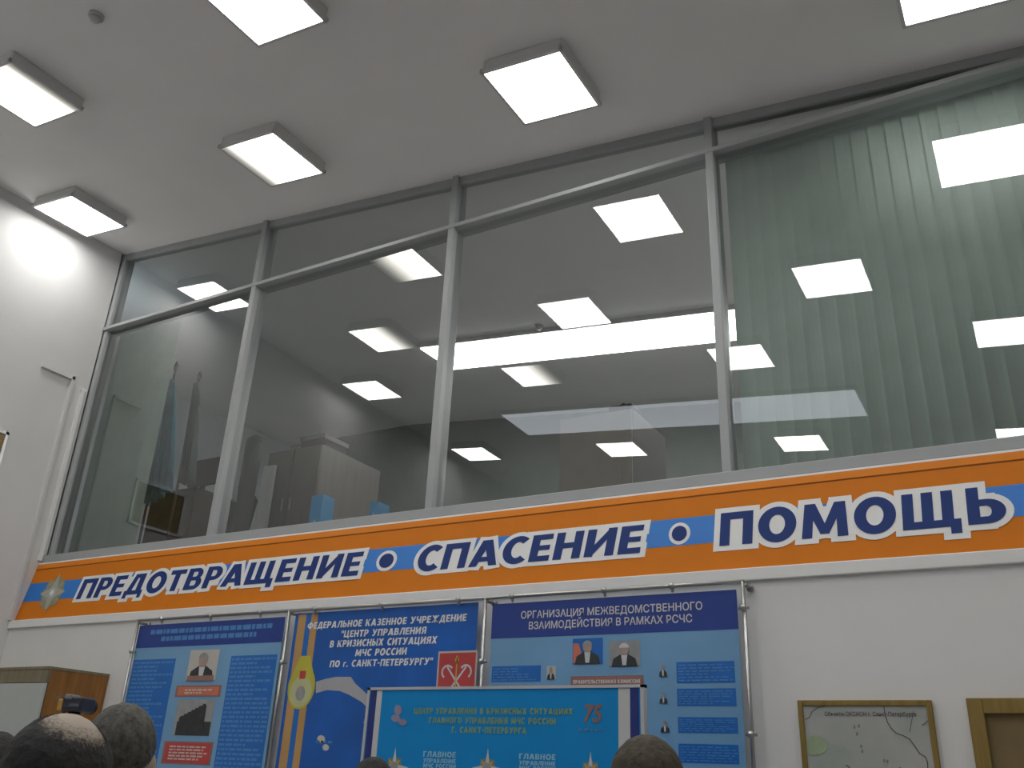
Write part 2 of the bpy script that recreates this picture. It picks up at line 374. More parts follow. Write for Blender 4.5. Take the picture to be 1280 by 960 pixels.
GLY.update({
 'Ф': (1.1, [rc(.43, -.05, .67, 1.05)]+arc(.55, .5, .55, .40, .29, .21, 0, 360, 28)),
 'Л': (.9, [rc(.64, 0, .9, 1), rc(.28, .8, .9, 1), [(.06, 0), (.30, .06), (.50, 1), (.26, 1)], rc(0, 0, .2, .18)]),
 'К': (.84, [rc(0, 0, T, 1), [(.2, .42), (.32, .66), (.84, 1), (.55, 1)], [(.24, .5), (.46, .66), (.86, 0), (.56, 0)]]),
 'З': (.72, [rc(.2, .42, .44, .59)]+arc(.36, .73, .30, .29, .06, .11, -90, 160)+arc(.36, .29, .35, .31, .09, .13, -160, 90)),
 'Ж': (1.22, [rc(.49, 0, .73, 1), [(.6, .4), (.6, .64), (.3, 1), (.02, 1)], [(.6, .38), (.6, .62), (.28, 0), (0, 0)], [(.62, .4), (.62, .64), (.92, 1), (1.2, 1)], [(.62, .38), (.62, .62), (.94, 0), (1.22, 0)]]),
 'У': (.86, [[(0, 1), (.27, 1), (.56, .34), (.36, .26)], [(.60, 1), (.86, 1), (.48, .08), (.30, 0), (.24, .12)], rc(.08, 0, .34, .19)]),
 'Ч': (.8, [rc(.55, 0, .8, 1), rc(0, .55, .25, 1), rc(.12, .36, .6, .56), [(0, .6), (.25, .6), (.25, .4), (.1, .4)]]),
 'Г': (.62, [rc(0, 0, T, 1), rc(0, .8, .62, 1)]),
 'Ы': (1.04, [rc(0, 0, T, 1), rc(.80, 0, 1.04, 1), rc(0, .48, .36, .66), rc(0, 0, .36, .19)]+arc(.34, .33, .34, .33, .08, .14, -90, 90)),
 'Х': (.88, [[(0, 0), (.29, 0), (.88, 1), (.59, 1)], [(.59, 0), (.88, 0), (.29, 1), (0, 1)]]),
 'Я': (.78, [rc(.53, 0, .78, 1), rc(.32, .82, .78, 1), rc(.32, .38, .78, .55), [(.2, .45), (.45, .45), (.28, 0), (0, 0)]]+arc(.36, .69, .33, .31, .09, .13, 90, 270)),
 'Ц': (.94, [rc(0, 0, .24, 1), rc(.56, 0, .80, 1), rc(0, 0, .8, .2), rc(.74, -.19, .94, .2)]),
 'Б': (.74, [rc(0, 0, T, 1), rc(0, .81, .66, 1), rc(0, .48, .42, .65), rc(0, 0, .42, .19)]+arc(.39, .33, .35, .33, .08, .14, -90, 90)),
 '-': (.4, [rc(0, .36, .4, .54)]), '.': (.24, [rc(0, 0, .24, .22)]), '"': (.42, [rc(0, .62, .16, 1.02), rc(.26, .62, .42, 1.02)]),
 'г': (.5, [rc(0, 0, .2, .72), rc(0, .56, .5, .72)]),
})
GLY['Й'] = (.84, GLY['И'][1]+[rc(.24, 1.06, .60, 1.19)])
def grow(poly, d):
    # widen a convex polygon by d on every side
    if isinstance(poly, Seg):       # a slice of a ring only widens outwards and inwards
        (ax, ay), (bx_, by), (cx, cy), (dx, dy) = poly
        def ext(p, q):
            l = math.hypot(q[0]-p[0], q[1]-p[1]); k = d/l
            return (p[0]-(q[0]-p[0])*min(k, .9), p[1]-(q[1]-p[1])*min(k, .9)), (q[0]+(q[0]-p[0])*k, q[1]+(q[1]-p[1])*k)
        i0, o0 = ext(poly[0], poly[1]); i1, o1 = ext(poly[3], poly[2])
        return [i0, o0, o1, i1]
    n = len(poly); ar = sum(poly[i][0]*poly[(i+1) % n][1]-poly[(i+1) % n][0]*poly[i][1] for i in range(n))
    P = poly if ar > 0 else poly[::-1]; L = []
    for i in range(n):
        (x0, y0), (x1, y1) = P[i], P[(i+1) % n]; l = math.hypot(x1-x0, y1-y0)
        nx_, ny_ = (y1-y0)/l, -(x1-x0)/l; L.append((nx_, ny_, nx_*x0+ny_*y0+d))
    out = []
    for i in range(n):
        a, b = L[i-1], L[i]; det = a[0]*b[1]-a[1]*b[0]
        if abs(det) < .05: out.append((P[i][0]+b[0]*d, P[i][1]+b[1]*d)); continue
        q = ((a[2]*b[1]-a[1]*b[2])/det, (a[0]*b[2]-a[2]*b[0])/det)
        v = (q[0]-P[i][0], q[1]-P[i][1]); l = math.hypot(*v)
        if l > 1.55*d: q = (P[i][0]+v[0]/l*1.05*d, P[i][1]+v[1]/l*1.05*d)
        out.append(q)
    return out
def word(txt, pl, pr, ptop, shear, gap, label):
    # pl / pr: foot of the first / last letter in the photo, ptop: a cap top
    a, b = on_ban(*pl), on_ban(*pr); base = (a.z+b.z)/2; hgt = on_ban(*ptop).z-base
    tot = sum(GLY[c][0] for c in txt)+gap*(len(txt)-1); sx = (b.x-a.x)/tot
    bf, bo = BM(), BM(); x = 0; cnt = 0
    for ch in txt:
        w_ = GLY[ch][0]
        fill = [(.1, 0), (w_-.1, 0), (w_*.62, .95), (w_*.36, .95)] if ch == 'А' else ([(0, .1), (w_-.1, .1), (w_-.1, .6), (0, .6)] if ch == 'Ь' else (rc(0, -.15, w_, 1.14) if ch in 'ПНИ' else rc(0, .1, w_, .9)))
        cnt += 1; prism(bo, [(a.x+(x+px)*sx+shear*py*hgt, ban_y(base+py*hgt)-.0031-cnt*6e-6, base+py*hgt) for px, py in fill], (0, .002, 0))
        for poly in GLY[ch][1]:
            for bmx, d, f in ((bf, 0, .006), (bo, .155, .0032)):
                q = grow(poly, d) if d else poly
                cnt += 1; f += cnt*6e-6
                pts = []
                for px, py in q:
                    z = base+py*hgt; xx = a.x+(x+px)*sx+shear*py*hgt
                    pts.append((xx, ban_y(z)-f, z))
                prism(bmx, pts, (0, .002, 0))
        x += GLY[ch][0]+gap
    o = child('lettering', bf, NAVY, ban); o['label'] = label
    child('letter_outline', bo, WHITE, o if False else ban)
word('ПРЕДОТВРАЩЕНИЕ', (95, 749.5), (447, 719), (446, 690.5), .10, .13, 'blue slogan word next to the star emblem')
word('СПАСЕНИЕ', (519, 714.5), (800, 691.5), (800, 656.5), .12, .12, 'blue slogan word in the middle')
word('ПОМОЩЬ', (899.5, 681.5), (1260, 654), (1222, 609.5), .045, .13, 'blue slogan word at the right')
def disc_pts(c, rx, rz, n=28): return [(c.x+rx*math.cos(2*math.pi*i/n), c.z+rz*math.sin(2*math.pi*i/n)) for i in range(n)]
def ban_poly(bm, pts, f, th=.0015):
    prism(bm, [(x, ban_y(z)-f, z) for x, z in pts], (0, th, 0))
for (u, v, ru) in ((483.5, 701, 12.5), (849.5, 667, 13.5)):
    c = on_ban(u, v); rr = abs(on_ban(u+ru, v).x-c.x); rz = abs(on_ban(u, v-ru).z-c.z)
    bm = BM(); ban_poly(bm, disc_pts(c, rr, rz), .0035); child('dot_ring', bm, WHITE, ban)
    bm = BM(); ban_poly(bm, disc_pts(c, rr*.7, rz*.7), .006); child('dot', bm, NAVY, ban)
# star emblem at the left end
c = on_ban(66, 741); er = on_ban(66, 741-20).z-c.z
def star(c, r, ri, n, ph=90, sx=1.):
    return [(c.x+sx*(r if i % 2 == 0 else ri)*math.cos(R(ph+180*i/n)), c.z+(r if i % 2 == 0 else ri)*math.sin(R(ph+180*i/n))) for i in range(2*n)]
em = child('emblem', (lambda b: (ban_poly(b, star(c, er*1.05, er*.86, 8), .004), b)[1])(BM()), mat('emblem_olive', (.27, .26, .17), .5, var=.25, scale=25), ban)
b2 = BM(); ban_poly(b2, star(c, er*1.15, er*.42, 4), .006); child('emblem_star', b2, mat('emblem_silver', (.36, .36, .31), .4, var=.1), ban)
b2 = BM(); ban_poly(b2, disc_pts(c, er*.34, er*.34), .008); child('emblem_disc', b2, mat('emblem_grey', (.38, .40, .40), .5, var=.2), ban)
b2 = BM(); ban_poly(b2, star(c, er*.22, er*.1, 8), .010); child('emblem_rose', b2, WHITE, ban)

# ------------------------------------------------------------------ printing on flat sheets
class Sheet:
    def __init__(s, y, par): s.y = y; s.p = par
    def xz(s, a, b): q = onY(a, b, s.y); return (q.x, q.z)
    def poly(s, bm, pts, lay, world=False):
        q = pts if world else [s.xz(*p) for p in pts]
        prism(bm, [(x, s.y-.0012*lay, z) for x, z in q], (0, .0009, 0))
    def add(s, name, pts, m, lay=1, world=False):
        bm = BM(); s.poly(bm, pts, lay, world); return child(name, bm, m, s.p)
    def quad(s, name, u0, v0, u1, v1, m, lay=1):   # upright rectangle from its top-left and bottom-right pixels
        (x0, z0), (x1, z1) = s.xz(u0, v0), s.xz(u1, v1)
        return s.add(name, [(x0, z1), (x1, z1), (x1, z0), (x0, z0)], m, lay, True)
    def rect(s, name, x0, x1, z0, z1, m, lay=1):
        return s.add(name, [(x0, z0), (x1, z0), (x1, z1), (x0, z1)], m, lay, True)
    def text(s, name, txt, pl, pr, hpx, m, lay=2, bold=.02, shear=0.):
        a, b = s.xz(*pl), s.xz(*pr); z0 = (a[1]+b[1])/2; um, vm = (pl[0]+pr[0])/2, (pl[1]+pr[1])/2
        hh = s.xz(um, vm-hpx)[1]-s.xz(um, vm)[1]
        return s.textw(name, txt, a[0], b[0], z0, hh, m, lay, bold, shear)
    def bold(s, name, txt, pl, pr, hpx, m, lay=2, shear=0., gap=.14, space=.42):
        a, b = s.xz(*pl), s.xz(*pr); z0 = (a[1]+b[1])/2; um, vm = (pl[0]+pr[0])/2, (pl[1]+pr[1])/2
        hh = s.xz(um, vm-hpx)[1]-s.xz(um, vm)[1]
        adv = [(space if c == ' ' else GLY[c][0])+gap for c in txt]; k = (b[0]-a[0])/(sum(adv)-gap)
        bm = BM(); x = 0; n = 0; o = None
        for c, d in zip(txt, adv):
            if c == ' ':
                child(name, bm, m, s.p); bm = BM()
            else:
                for poly in GLY[c][1]:
                    n += 1; y = s.y-.0012*lay-n*2e-6
                    prism(bm, [(a[0]+(x+px)*k+shear*py*hh, y, z0+py*hh) for px, py in poly], (0, .0006, 0))
            x += d
        return child(name, bm, m, s.p)
    def textw(s, name, txt, x0, x1, z0, hh, m, lay=2, bold=.02, shear=0.):
        cu = bpy.data.curves.new('t', 'FONT'); cu.body = txt; cu.offset = bold; cu.shear = shear; cu.resolution_u = 3
        to = bpy.data.objects.new('t', cu); C.objects.link(to); bpy.context.view_layer.update()
        me = bpy.data.meshes.new_from_object(to.evaluated_get(bpy.context.evaluated_depsgraph_get()))
        bpy.data.objects.remove(to); bpy.data.curves.remove(cu)
        bm = BM(); bm.from_mesh(me); bpy.data.meshes.remove(me)
        xs = [v.co.x for v in bm.verts]; a, b = min(xs), max(xs)
        kx = (x1-x0)/(b-a); kz = hh/.73
        y = s.y-.0012*lay
        for v in bm.verts: v.co = Vector((x0+(v.co.x-a)*kx, y, z0+v.co.y*kz))
        bmesh.ops.transform(bm, matrix=s.p.matrix_world.inverted(), verts=bm.verts)
        # one part per word
        bm.verts.ensure_lookup_table(); seen = set(); isl = []
        for v in bm.verts:
            if v.index in seen: continue
            st, comp = [v], []; seen.add(v.index)
            while st:
                q = st.pop(); comp.append(q)
                for e in q.link_edges:
                    w_ = e.other_vert(q)
                    if w_.index not in seen: seen.add(w_.index); st.append(w_)
            isl.append((min(q.co.x for q in comp), max(q.co.x for q in comp), comp))
        isl.sort(key=lambda t_: t_[0]); words = []; end = None
        for a_, b_, comp in isl:
            if end is None or a_-end > .2*hh: words.append([]); end = b_
            words[-1] += comp; end = max(end, b_)
        for wv in words:
            ids = {v.index: i for i, v in enumerate(wv)}
            fs = [[ids[v.index] for v in f.verts] for f in bm.faces if f.verts[0].index in ids]
            me = bpy.data.meshes.new(name); me.from_pydata([tuple(v.co) for v in wv], [], fs); me.materials.append(m)
            o = bpy.data.objects.new(name, me); C.objects.link(o); o.parent = s.p
        bm.free()
        return o
    def lines(s, name, x0, x1, z0, z1, n, m, lay=3, seed=0, fill=.42, full=False):
        rn = random.Random(seed); bm = BM(); st = (z1-z0)/n
        for i in range(n):
            z = z1-(i+.75)*st; x = x0; e = x0+(x1-x0)*(1 if full else rn.choice((1, .97, .9, .6, .95, .8)))
            while x < e-.01:
                l = rn.uniform(.02, .085)*max(.35, min(1., (x1-x0)/.45)); xe = min(e, x+l)
                s.poly(bm, [(x, z), (xe, z), (xe, z+st*fill), (x, z+st*fill)], lay, True); x = xe+.012
        return child(name, bm, m, s.p)
    def portrait(s, u0, v0, u1, v1, bg, suit=P_DARK, name='portrait_photo', lay=2, hair=P_GREY):
        (x0, z0), (x1, z1) = s.xz(u0, v0), s.xz(u1, v1); wd, ht = x1-x0, z0-z1
        if bg: s.rect(name, x0, x1, z1, z0, bg, lay)
        X = lambda f: x0+wd*f
        Z = lambda f: z1+ht*f
        bm = BM(); s.poly(bm, [(X(.08), Z(0)), (X(.92), Z(0)), (X(.86), Z(.3)), (X(.62), Z(.47)), (X(.38), Z(.47)), (X(.14), Z(.3))], lay+2, True)
        o = child('portrait_suit', bm, suit, s.p)
        bm = BM(); s.poly(bm, [(X(.44), Z(.05)), (X(.56), Z(.05)), (X(.6), Z(.46)), (X(.4), Z(.46))], lay+3, True); child('portrait_shirt', bm, P_SILV, s.p)
        bm = BM(); s.poly(bm, [(X(.5)+wd*.15*math.cos(t), Z(.66)+ht*.23*math.sin(t)) for t in [i*math.pi/8 for i in range(16)]], lay+3, True); child('portrait_face', bm, P_FACE, s.p)
        bm = BM(); s.poly(bm, [(X(.5)+wd*.16*math.cos(t), Z(.72)+ht*.19*math.sin(t)) for t in [i*math.pi/8 for i in range(9)]], lay+4, True); child('portrait_hair', bm, hair, s.p)

PY = -.315
def poster(name, label, tl, tr, zbot, m):
    a, b = onY(*tl, PY), onY(*tr, PY); zt_ = (a.z+b.z)/2
    t = thing(name, label, 'poster', ((a.x+b.x)/2, PY, zbot))
    bm = BM(); box(bm, a.x, b.x, PY, PY+.004, zbot, zt_); child('sheet', bm, m, t)
    return t, Sheet(PY, t), a.x, b.x, zbot, zt_

# --- left poster
t1, S, x0, x1, zb1, zt1 = poster('information_poster', 'light blue poster with two text columns beside the corner cabinet', (175, 783), (357, 770), 1.25, P_SKY)
zh = S.xz(261, 806.5)[1]
S.rect('header_band', x0, x1, zh, zt1, P_NAVY)
for k, (pl, pr) in enumerate((((188, 794.5), (340, 786)), ((201, 803), (320, 796.5)))):
    a, b = S.xz(*pl), S.xz(*pr); z = (a[1]+b[1])/2
    S.lines('header_lettering', a[0], b[0], z-.004, z+.042, 1, P_LINE, 2, 40+k, .75, True)
xa, za = S.xz(168, 825); xb, _ = S.xz(220, 824)
S.rect('text_column', xa, xb, 1.3, za, P_MID); S.lines('text_lines', xa+.012, xb-.01, 1.32, za-.01, 34, P_LINE, 2, 1, .5)
xa, za = S.xz(289.5, 820); xb, _ = S.xz(347, 818)
S.rect('text_column', xa, xb, 1.3, za, P_MID); S.lines('text_lines', xa+.012, xb-.01, 1.32, za-.01, 34, P_LINE, 2, 2, .5)
S.portrait(239, 813, 269, 850, P_CREAM)
S.quad('lectern_print', 235, 845, 267, 851, P_BROWN, 7)
S.quad('caption_frame', 221, 857, 275, 871, P_BROWN); S.quad('caption_box', 223.5, 859, 272.5, 869, P_ORRED, 2); 
a, b = S.xz(232, 861), S.xz(266, 868); S.lines('caption_lettering', a[0], b[0], b[1], a[1], 2, P_CREAM, 3, 5, .6)
S.quad('group_photo', 223, 875, 262, 920, P_GREY)
a, b = S.xz(222, 900), S.xz(261, 920); S.rect('photo_foreground', a[0], b[0], b[1], a[1]-.01, P_DARK, 2)
bm = BM()
for i in range(7):
    f = i/7; xx = a[0]+(b[0]-a[0])*(.05+.72*f); S.poly(bm, [(xx, a[1]-.05), (xx+.048, a[1]-.05), (xx+.048, a[1]+.015+.10*f), (xx+.034, a[1]+.03+.10*f), (xx+.014, a[1]+.03+.10*f), (xx, a[1]+.015+.10*f)], 3+i*.1, True)
child('photo_people', bm, P_DARK, t1)
S.quad('caption_frame', 206, 926, 262.5, 957, P_BROWN); S.quad('caption_box', 208.5, 928, 260, 955, P_RED, 2)
a, b = S.xz(213, 931), S.xz(257, 952); S.lines('caption_lettering', a[0], b[0], b[1], a[1], 5, P_CREAM, 3, 6, .5)

# --- middle poster
t2, S, x0, x1, zb2, zt2 = poster('information_poster', 'deep blue poster with a striped medal ribbon and red coat of arms', (370, 768), (598, 752), 1.25, P_DEEP)
rib = [(373.5, 383), (383, 389.5), (389.5, 397.5)]
for (ua, ub), m in zip(rib, (P_OCHRE, P_MID, P_OCHRE)):
    xa = S.xz(ua, 772)[0]; xb = S.xz(ub, 772)[0]; S.rect('ribbon_stripe', xa, xb, 1.25, zt2-.01, m, 1)
cx, cz = S.xz(377, 859); rx = S.xz(394, 859)[0]-cx; rz = S.xz(377, 832)[1]-cz
el = lambda kx, kz, dz=0: [(cx+rx*kx*math.cos(i*math.pi/16), cz+dz*rz+rz*kz*math.sin(i*math.pi/16)) for i in range(32)]
S.add('medal', el(1, 1), P_YEL, 3, True); S.add('medal_face', el(.82, .7, -.2), P_PYEL, 4, True); S.add('medal_centre', el(.34, .34, -.28), P_GREY, 5, True)
S.add('medal_loop', [(cx-rx*.35, cz+rz*1.45), (cx+rx*.35, cz+rz*1.45), (cx+rx*.8, cz+rz*.55), (cx-rx*.8, cz+rz*.55)], P_YEL, 2, True)
S.add('medal_shield', [(cx-rx*.22, cz+rz*.75), (cx+rx*.22, cz+rz*.75), (cx+rx*.2, cz+rz*.38), (cx-rx*.2, cz+rz*.38)], P_RED, 6, True)
for txt, pl, pr, hp in (('ФЕДЕРАЛЬНОЕ КАЗЕННОЕ УЧРЕЖДЕНИЕ', (384, 787), (583, 775.7), 8.6), ('"ЦЕНТР УПРАВЛЕНИЯ', (426, 797.3), (532.5, 791.8), 8.6),
                    ('В КРИЗИСНЫХ СИТУАЦИЯХ', (412, 810), (546, 803.7), 8.8), ('МЧС РОССИИ', (444, 820.5), (508, 818.3), 8.8), ('ПО г. САНКТ-ПЕТЕРБУРГУ"', (412, 834.8), (540.5, 830.3), 8.6)):
    S.bold('title_word', txt, pl, pr, hp, P_TXT, 3, .12)
p = lambda x, y: (340+x/4.364, 740+y/4.364)
S.add('map_land', [p(*q) for q in ((240, 490), (290, 475), (350, 463), (430, 463), (455, 500), (500, 540), (560, 600), (600, 700), (560, 700), (530, 640), (490, 600), (420, 560), (370, 540), (300, 535), (240, 552))], P_LAND, 1)
S.add('map_land', [p(*q) for q in ((515, 660), (560, 690), (545, 760), (500, 715))], P_LAND, 2)
for q, r_ in (((268, 803), 22), ((293, 848), 18)):
    S.add('map_island', [p(q[0]+r_*math.cos(i*.5236), q[1]+r_*math.sin(i*.5236)) for i in range(12)], P_CREAM, 1)
S.lines('map_lettering', S.xz(395, 927)[0], S.xz(430, 925)[0], S.xz(395, 930)[1], S.xz(395, 925)[1], 1, P_LINE, 1, 9, .6)
ax, az = S.xz(*p(917, 335)); bx, bz = S.xz(*p(1103, 525)); bz = az-(bx-ax)*1.12
S.rect('arms_border', ax-.012, bx+.012, bz-.012, az+.012, P_CREAM, 1); S.rect('arms_field', ax, bx, bz, az, P_RED, 2)
wd, ht = bx-ax, az-bz
X = lambda f: ax+wd*f
Z = lambda f: bz+ht*f
def bar(bm, p0, p1, th, lay):
    d = Vector((p1[0]-p0[0], p1[1]-p0[1])).normalized(); n = Vector((-d.y, d.x))*th/2
    S.poly(bm, [(p0[0]+n.x, p0[1]+n.y), (p1[0]+n.x, p1[1]+n.y), (p1[0]-n.x, p1[1]-n.y), (p0[0]-n.x, p0[1]-n.y)], lay, True)
for s in (-1, 1):
    bm = BM(); bar(bm, (X(.5-.36*s), Z(.05)), (X(.5+.26*s), Z(.72)), .012, 3+(s > 0))
    prev = None
    for i in range(9):
        t = R(-55+200*i/8); q = (X(.5+s*(.25+.15*math.cos(t))), Z(.62+.13*math.sin(t)))
        if prev: bar(bm, prev, q, .012, 3+(s > 0))
        prev = q
    child('arms_anchor', bm, P_SILV, t2)
bm = BM(); bar(bm, (X(.5), Z(.08)), (X(.5), Z(.9)), .009, 5); S.poly(bm, [(X(.44), Z(.86)), (X(.5), Z(.78)), (X(.56), Z(.86)), (X(.5), Z(.96))], 5, True); child('arms_sceptre', bm, P_GOLD, t2)

# --- right poster
t3, S, x0, x1, zb3, zt3 = poster('information_poster', 'light blue organisation chart poster with two large portraits', (616, 755), (920.4, 737.4), 1.25, P_SKY)
p = lambda x, y: (590+x/3.556, 720+y/3.556)
zh = (S.xz(615, 798)[1]+S.xz(923, 787)[1])/2
S.rect('header_band', x0, x1, zh, zt3, P_NAVY)
S.text('title_word', 'ОРГАНИЗАЦИЯ МЕЖВЕДОМСТВЕННОГО', p(218, 187), p(1025, 152), 9.6, P_TXT2, 2, .012)
S.text('title_word', 'ВЗАИМОДЕЙСТВИЯ В РАМКАХ РСЧС', p(253, 235), p(980, 207), 9.6, P_TXT2, 2, .012)
S.portrait(*p(449, 279), *p(582, 390), P_MID)
S.add('portrait_flag', [p(452, 300), p(475, 300), p(500, 388), p(450, 388)], P_ORRED, 3)
S.portrait(*p(610, 290), *p(748, 401), P_GREY, hair=P_SILV)
S.quad('caption_frame', *p(440, 446), *p(765, 590), P_BROWN, 1)
S.quad('caption_box', *p(447, 453), *p(756, 584), mat('poster_dull_red_ink', (.33, .15, .13), .4), 2)
S.bold('caption_lettering', 'ПРАВИТЕЛЬСТВЕННАЯ КОМИССИЯ', p(450, 479), p(748, 476), 4.6, P_TXT2, 3)
S.quad('text_box', *p(90, 402), *p(305, 469), P_MID, 1)
a, b = S.xz(*p(95, 408)), S.xz(*p(290, 466)); S.lines('text_lines', a[0], b[0], b[1], a[1], 5, P_LINE, 2, 11)
S.portrait(*p(333, 400), *p(372, 460), P_CREAM)
for k, (c0, c1) in enumerate((((828, 386), (872, 448)), ((830, 510), (874, 566)), ((834, 636), (884, 696)), ((838, 752), (886, 822)))):
    S.portrait(*p(*c0), *p(*c1), None)
for k, (c0, c1) in enumerate((((908, 383), (1171, 474)), ((911, 501), (1177, 579)), ((915, 627), (1184, 701)), ((918, 745), (1189, 838)))):
    S.quad('text_box', *p(*c0), *p(*c1), P_MID, 1)
    a, b = S.xz(*p(c0[0]+6, c0[1]+7)), S.xz(*p(c1[0]-4, c1[1]-6)); S.lines('text_lines', a[0], b[0], b[1], a[1], 6, P_LINE, 2, 20+k)

# --- chrome tube frame that carries the three posters
TY = -.34
def tp(u, v): return onY(u, v, TY)
ztop = (tp(200, 776.5).z+tp(928, 723).z)/2
xs = [tp(173, 777).x, tp(362, 765).x, tp(607, 749).x, tp(928, 723).x]
fr = thing('poster_rack', 'chrome tube rack with ball clips carrying the three blue posters', 'rack', (xs[1], -.23, 1.2))
bm = BM(); tube(bm, (xs[0]-.012, TY, ztop), (xs[3]+.012, TY, ztop), .011); child('top_rail', bm, CHROME, fr, True)
bm = BM(); tube(bm, (xs[0]-.012, TY, 1.22), (xs[3]+.012, TY, 1.22), .011); child('bottom_rail', bm, CHROME, fr, True)
for x in xs:
    bm = BM(); tube(bm, (x, TY, 1.2), (x, TY, ztop), .0115); child('upright', bm, CHROME, fr, True)
for x in xs:
    for z in (1.22, ztop-.02):
        bm = BM(); tube(bm, (x+.012, -.232, z), (x+.012, TY, z), .011); ball(bm, (x+.012, -.245, z), .022); child('wall_bracket', bm, STEEL, fr, True)
def clip(c, axis):
    bm = BM(); ball(bm, c, .021, n=12); tube(bm, Vector(c)+Vector((-.03 if axis else 0, .012, 0 if axis else -.035)), Vector(c)+Vector((.03 if axis else 0, .012, 0 if axis else .012)), .009)
    child('ball_clip', bm, CHROME, fr, True)
for u, v in ((202, 775.5), (263, 771.5), (325, 767.5), (393, 763.5), (477, 759.5), (573, 752.5), (640, 747), (755.5, 740), (840, 734)):
    clip((tp(u, v).x, TY-.004, ztop), False)
for u, v, i in ((166, 814, 0), (357, 828, 1), (601, 827, 2), (923, 760, 3), (932, 918, 3)):
    clip((xs[i]-.004, TY-.004, tp(u, v).z), True)

# ------------------------------------------------------------------ blue display board in front
BY = -1.2
a, b = onY(462, 862, BY), onY(803, 857, BY); zt_ = (a.z+b.z)/2
bd = thing('display_board', 'bright blue free-standing display board with white and navy side stripes', 'display board', ((a.x+b.x)/2, BY, 0))
bm = BM(); box(bm, a.x, b.x, BY, BY+.03, .25, zt_); child('panel', bm, B_CYAN, bd)
S = Sheet(BY, bd)
for u0, u1, m in ((464.5, 472, B_NAVY), (472, 478.5, B_WHITE), (773, 787.5, B_WHITE), (787.5, 798.5, B_NAVY)):
    v = 861; S.rect('side_stripe', S.xz(u0, v)[0], S.xz(u1, v)[0], .26, zt_-.008, m, 1)
bm = BM()
for x in (a.x, b.x): box(bm, x-.009, x+.009, BY-.006, BY+.034, .25, zt_+.008)
box(bm, a.x-.009, b.x+.009, BY-.006, BY+.034, zt_-.006, zt_+.008); box(bm, a.x, b.x, BY-.006, BY+.034, .24, .26)
child('frame', bm, mat('board_aluminium', (.60, .62, .64), .35, .6), bd)
for x in (a.x+.15, b.x-.15):
    bm = BM(); box(bm, x-.02, x+.02, BY+.032, BY+.06, .02, 1.2); box(bm, x-.025, x+.025, BY-.28, BY+.32, 0, .025); child('foot', bm, MATS['board_aluminium'], bd)
p = lambda x, y: (440+x/3.368, 840+y/3.368)
S.bold('title_word', 'ЦЕНТР УПРАВЛЕНИЯ В КРИЗИСНЫХ СИТУАЦИЯХ', p(262, 180), p(930, 174), 7.4, B_YEL, 2, gap=.2)
S.bold('title_word', 'ГЛАВНОГО УПРАВЛЕНИЯ МЧС РОССИИ', p(325, 219), p(858, 216), 7.4, B_YEL, 2, gap=.2)
S.bold('title_word', 'Г. САНКТ-ПЕТЕРБУРГА', p(420, 260), p(735, 255), 7.4, B_YEL, 2, gap=.2)
S.text('anniversary_number', '75', p(975, 212), p(1054, 208), 22, B_ORG, 2, .03, .15)
a, b = S.xz(*p(955, 238)), S.xz(*p(1060, 250)); S.lines('anniversary_lettering', a[0], b[0], b[1], a[1], 2, B_PINK, 2, 31)
bm = BM()
for cx_, cy_, rx_, ry_ in ((195, 160, 16, 22), (185, 195, 20, 16), (215, 212, 18, 14)):
    S.poly(bm, [p(cx_+rx_*math.cos(i*.5236), cy_+ry_*math.sin(i*.5236)) for i in range(12)], 2+(cx_ > 190)+(cx_ > 200))
child('rescue_emblem', bm, B_PINK, bd)
for (sx, sy) in ((178, 400), (570, 405), (1005, 418)):
    q = S.xz(*p(sx, sy)); cc = Vector((q[0], 0, q[1])); rr = S.xz(*p(sx, sy-82))[1]-q[1]
    S.add('emblem_rays', star(cc, rr*.62, rr*.48, 8), mat('emblem_olive2', (.22, .26, .20), .5, var=.2, scale=20), 2, True)
    S.add('emblem_star', star(cc, rr, rr*.2, 4), P_SILV, 3, True)
    S.add('emblem_gold', star(cc, rr*.55, rr*.18, 4, 45), P_GOLD, 4, True)
    S.add('emblem_disc', disc_pts(cc, rr*.28, rr*.28, 18), P_GREY, 5, True)
for l, r_, dy in ((300, 437, 0), (704, 857, 10)):
    S.bold('unit_name', 'ГЛАВНОЕ', p(l, 360+dy), p(r_, 357+dy), 7, B_LIGHT, 2)
    S.bold('unit_name', 'УПРАВЛЕНИЕ', p(l, 385+dy), p(r_, 382+dy), 5.5, B_LIGHT, 2)
    S.bold('unit_name', 'МЧС РОССИИ', p(l, 407+dy), p(r_, 404+dy), 5.5, B_LIGHT, 2)

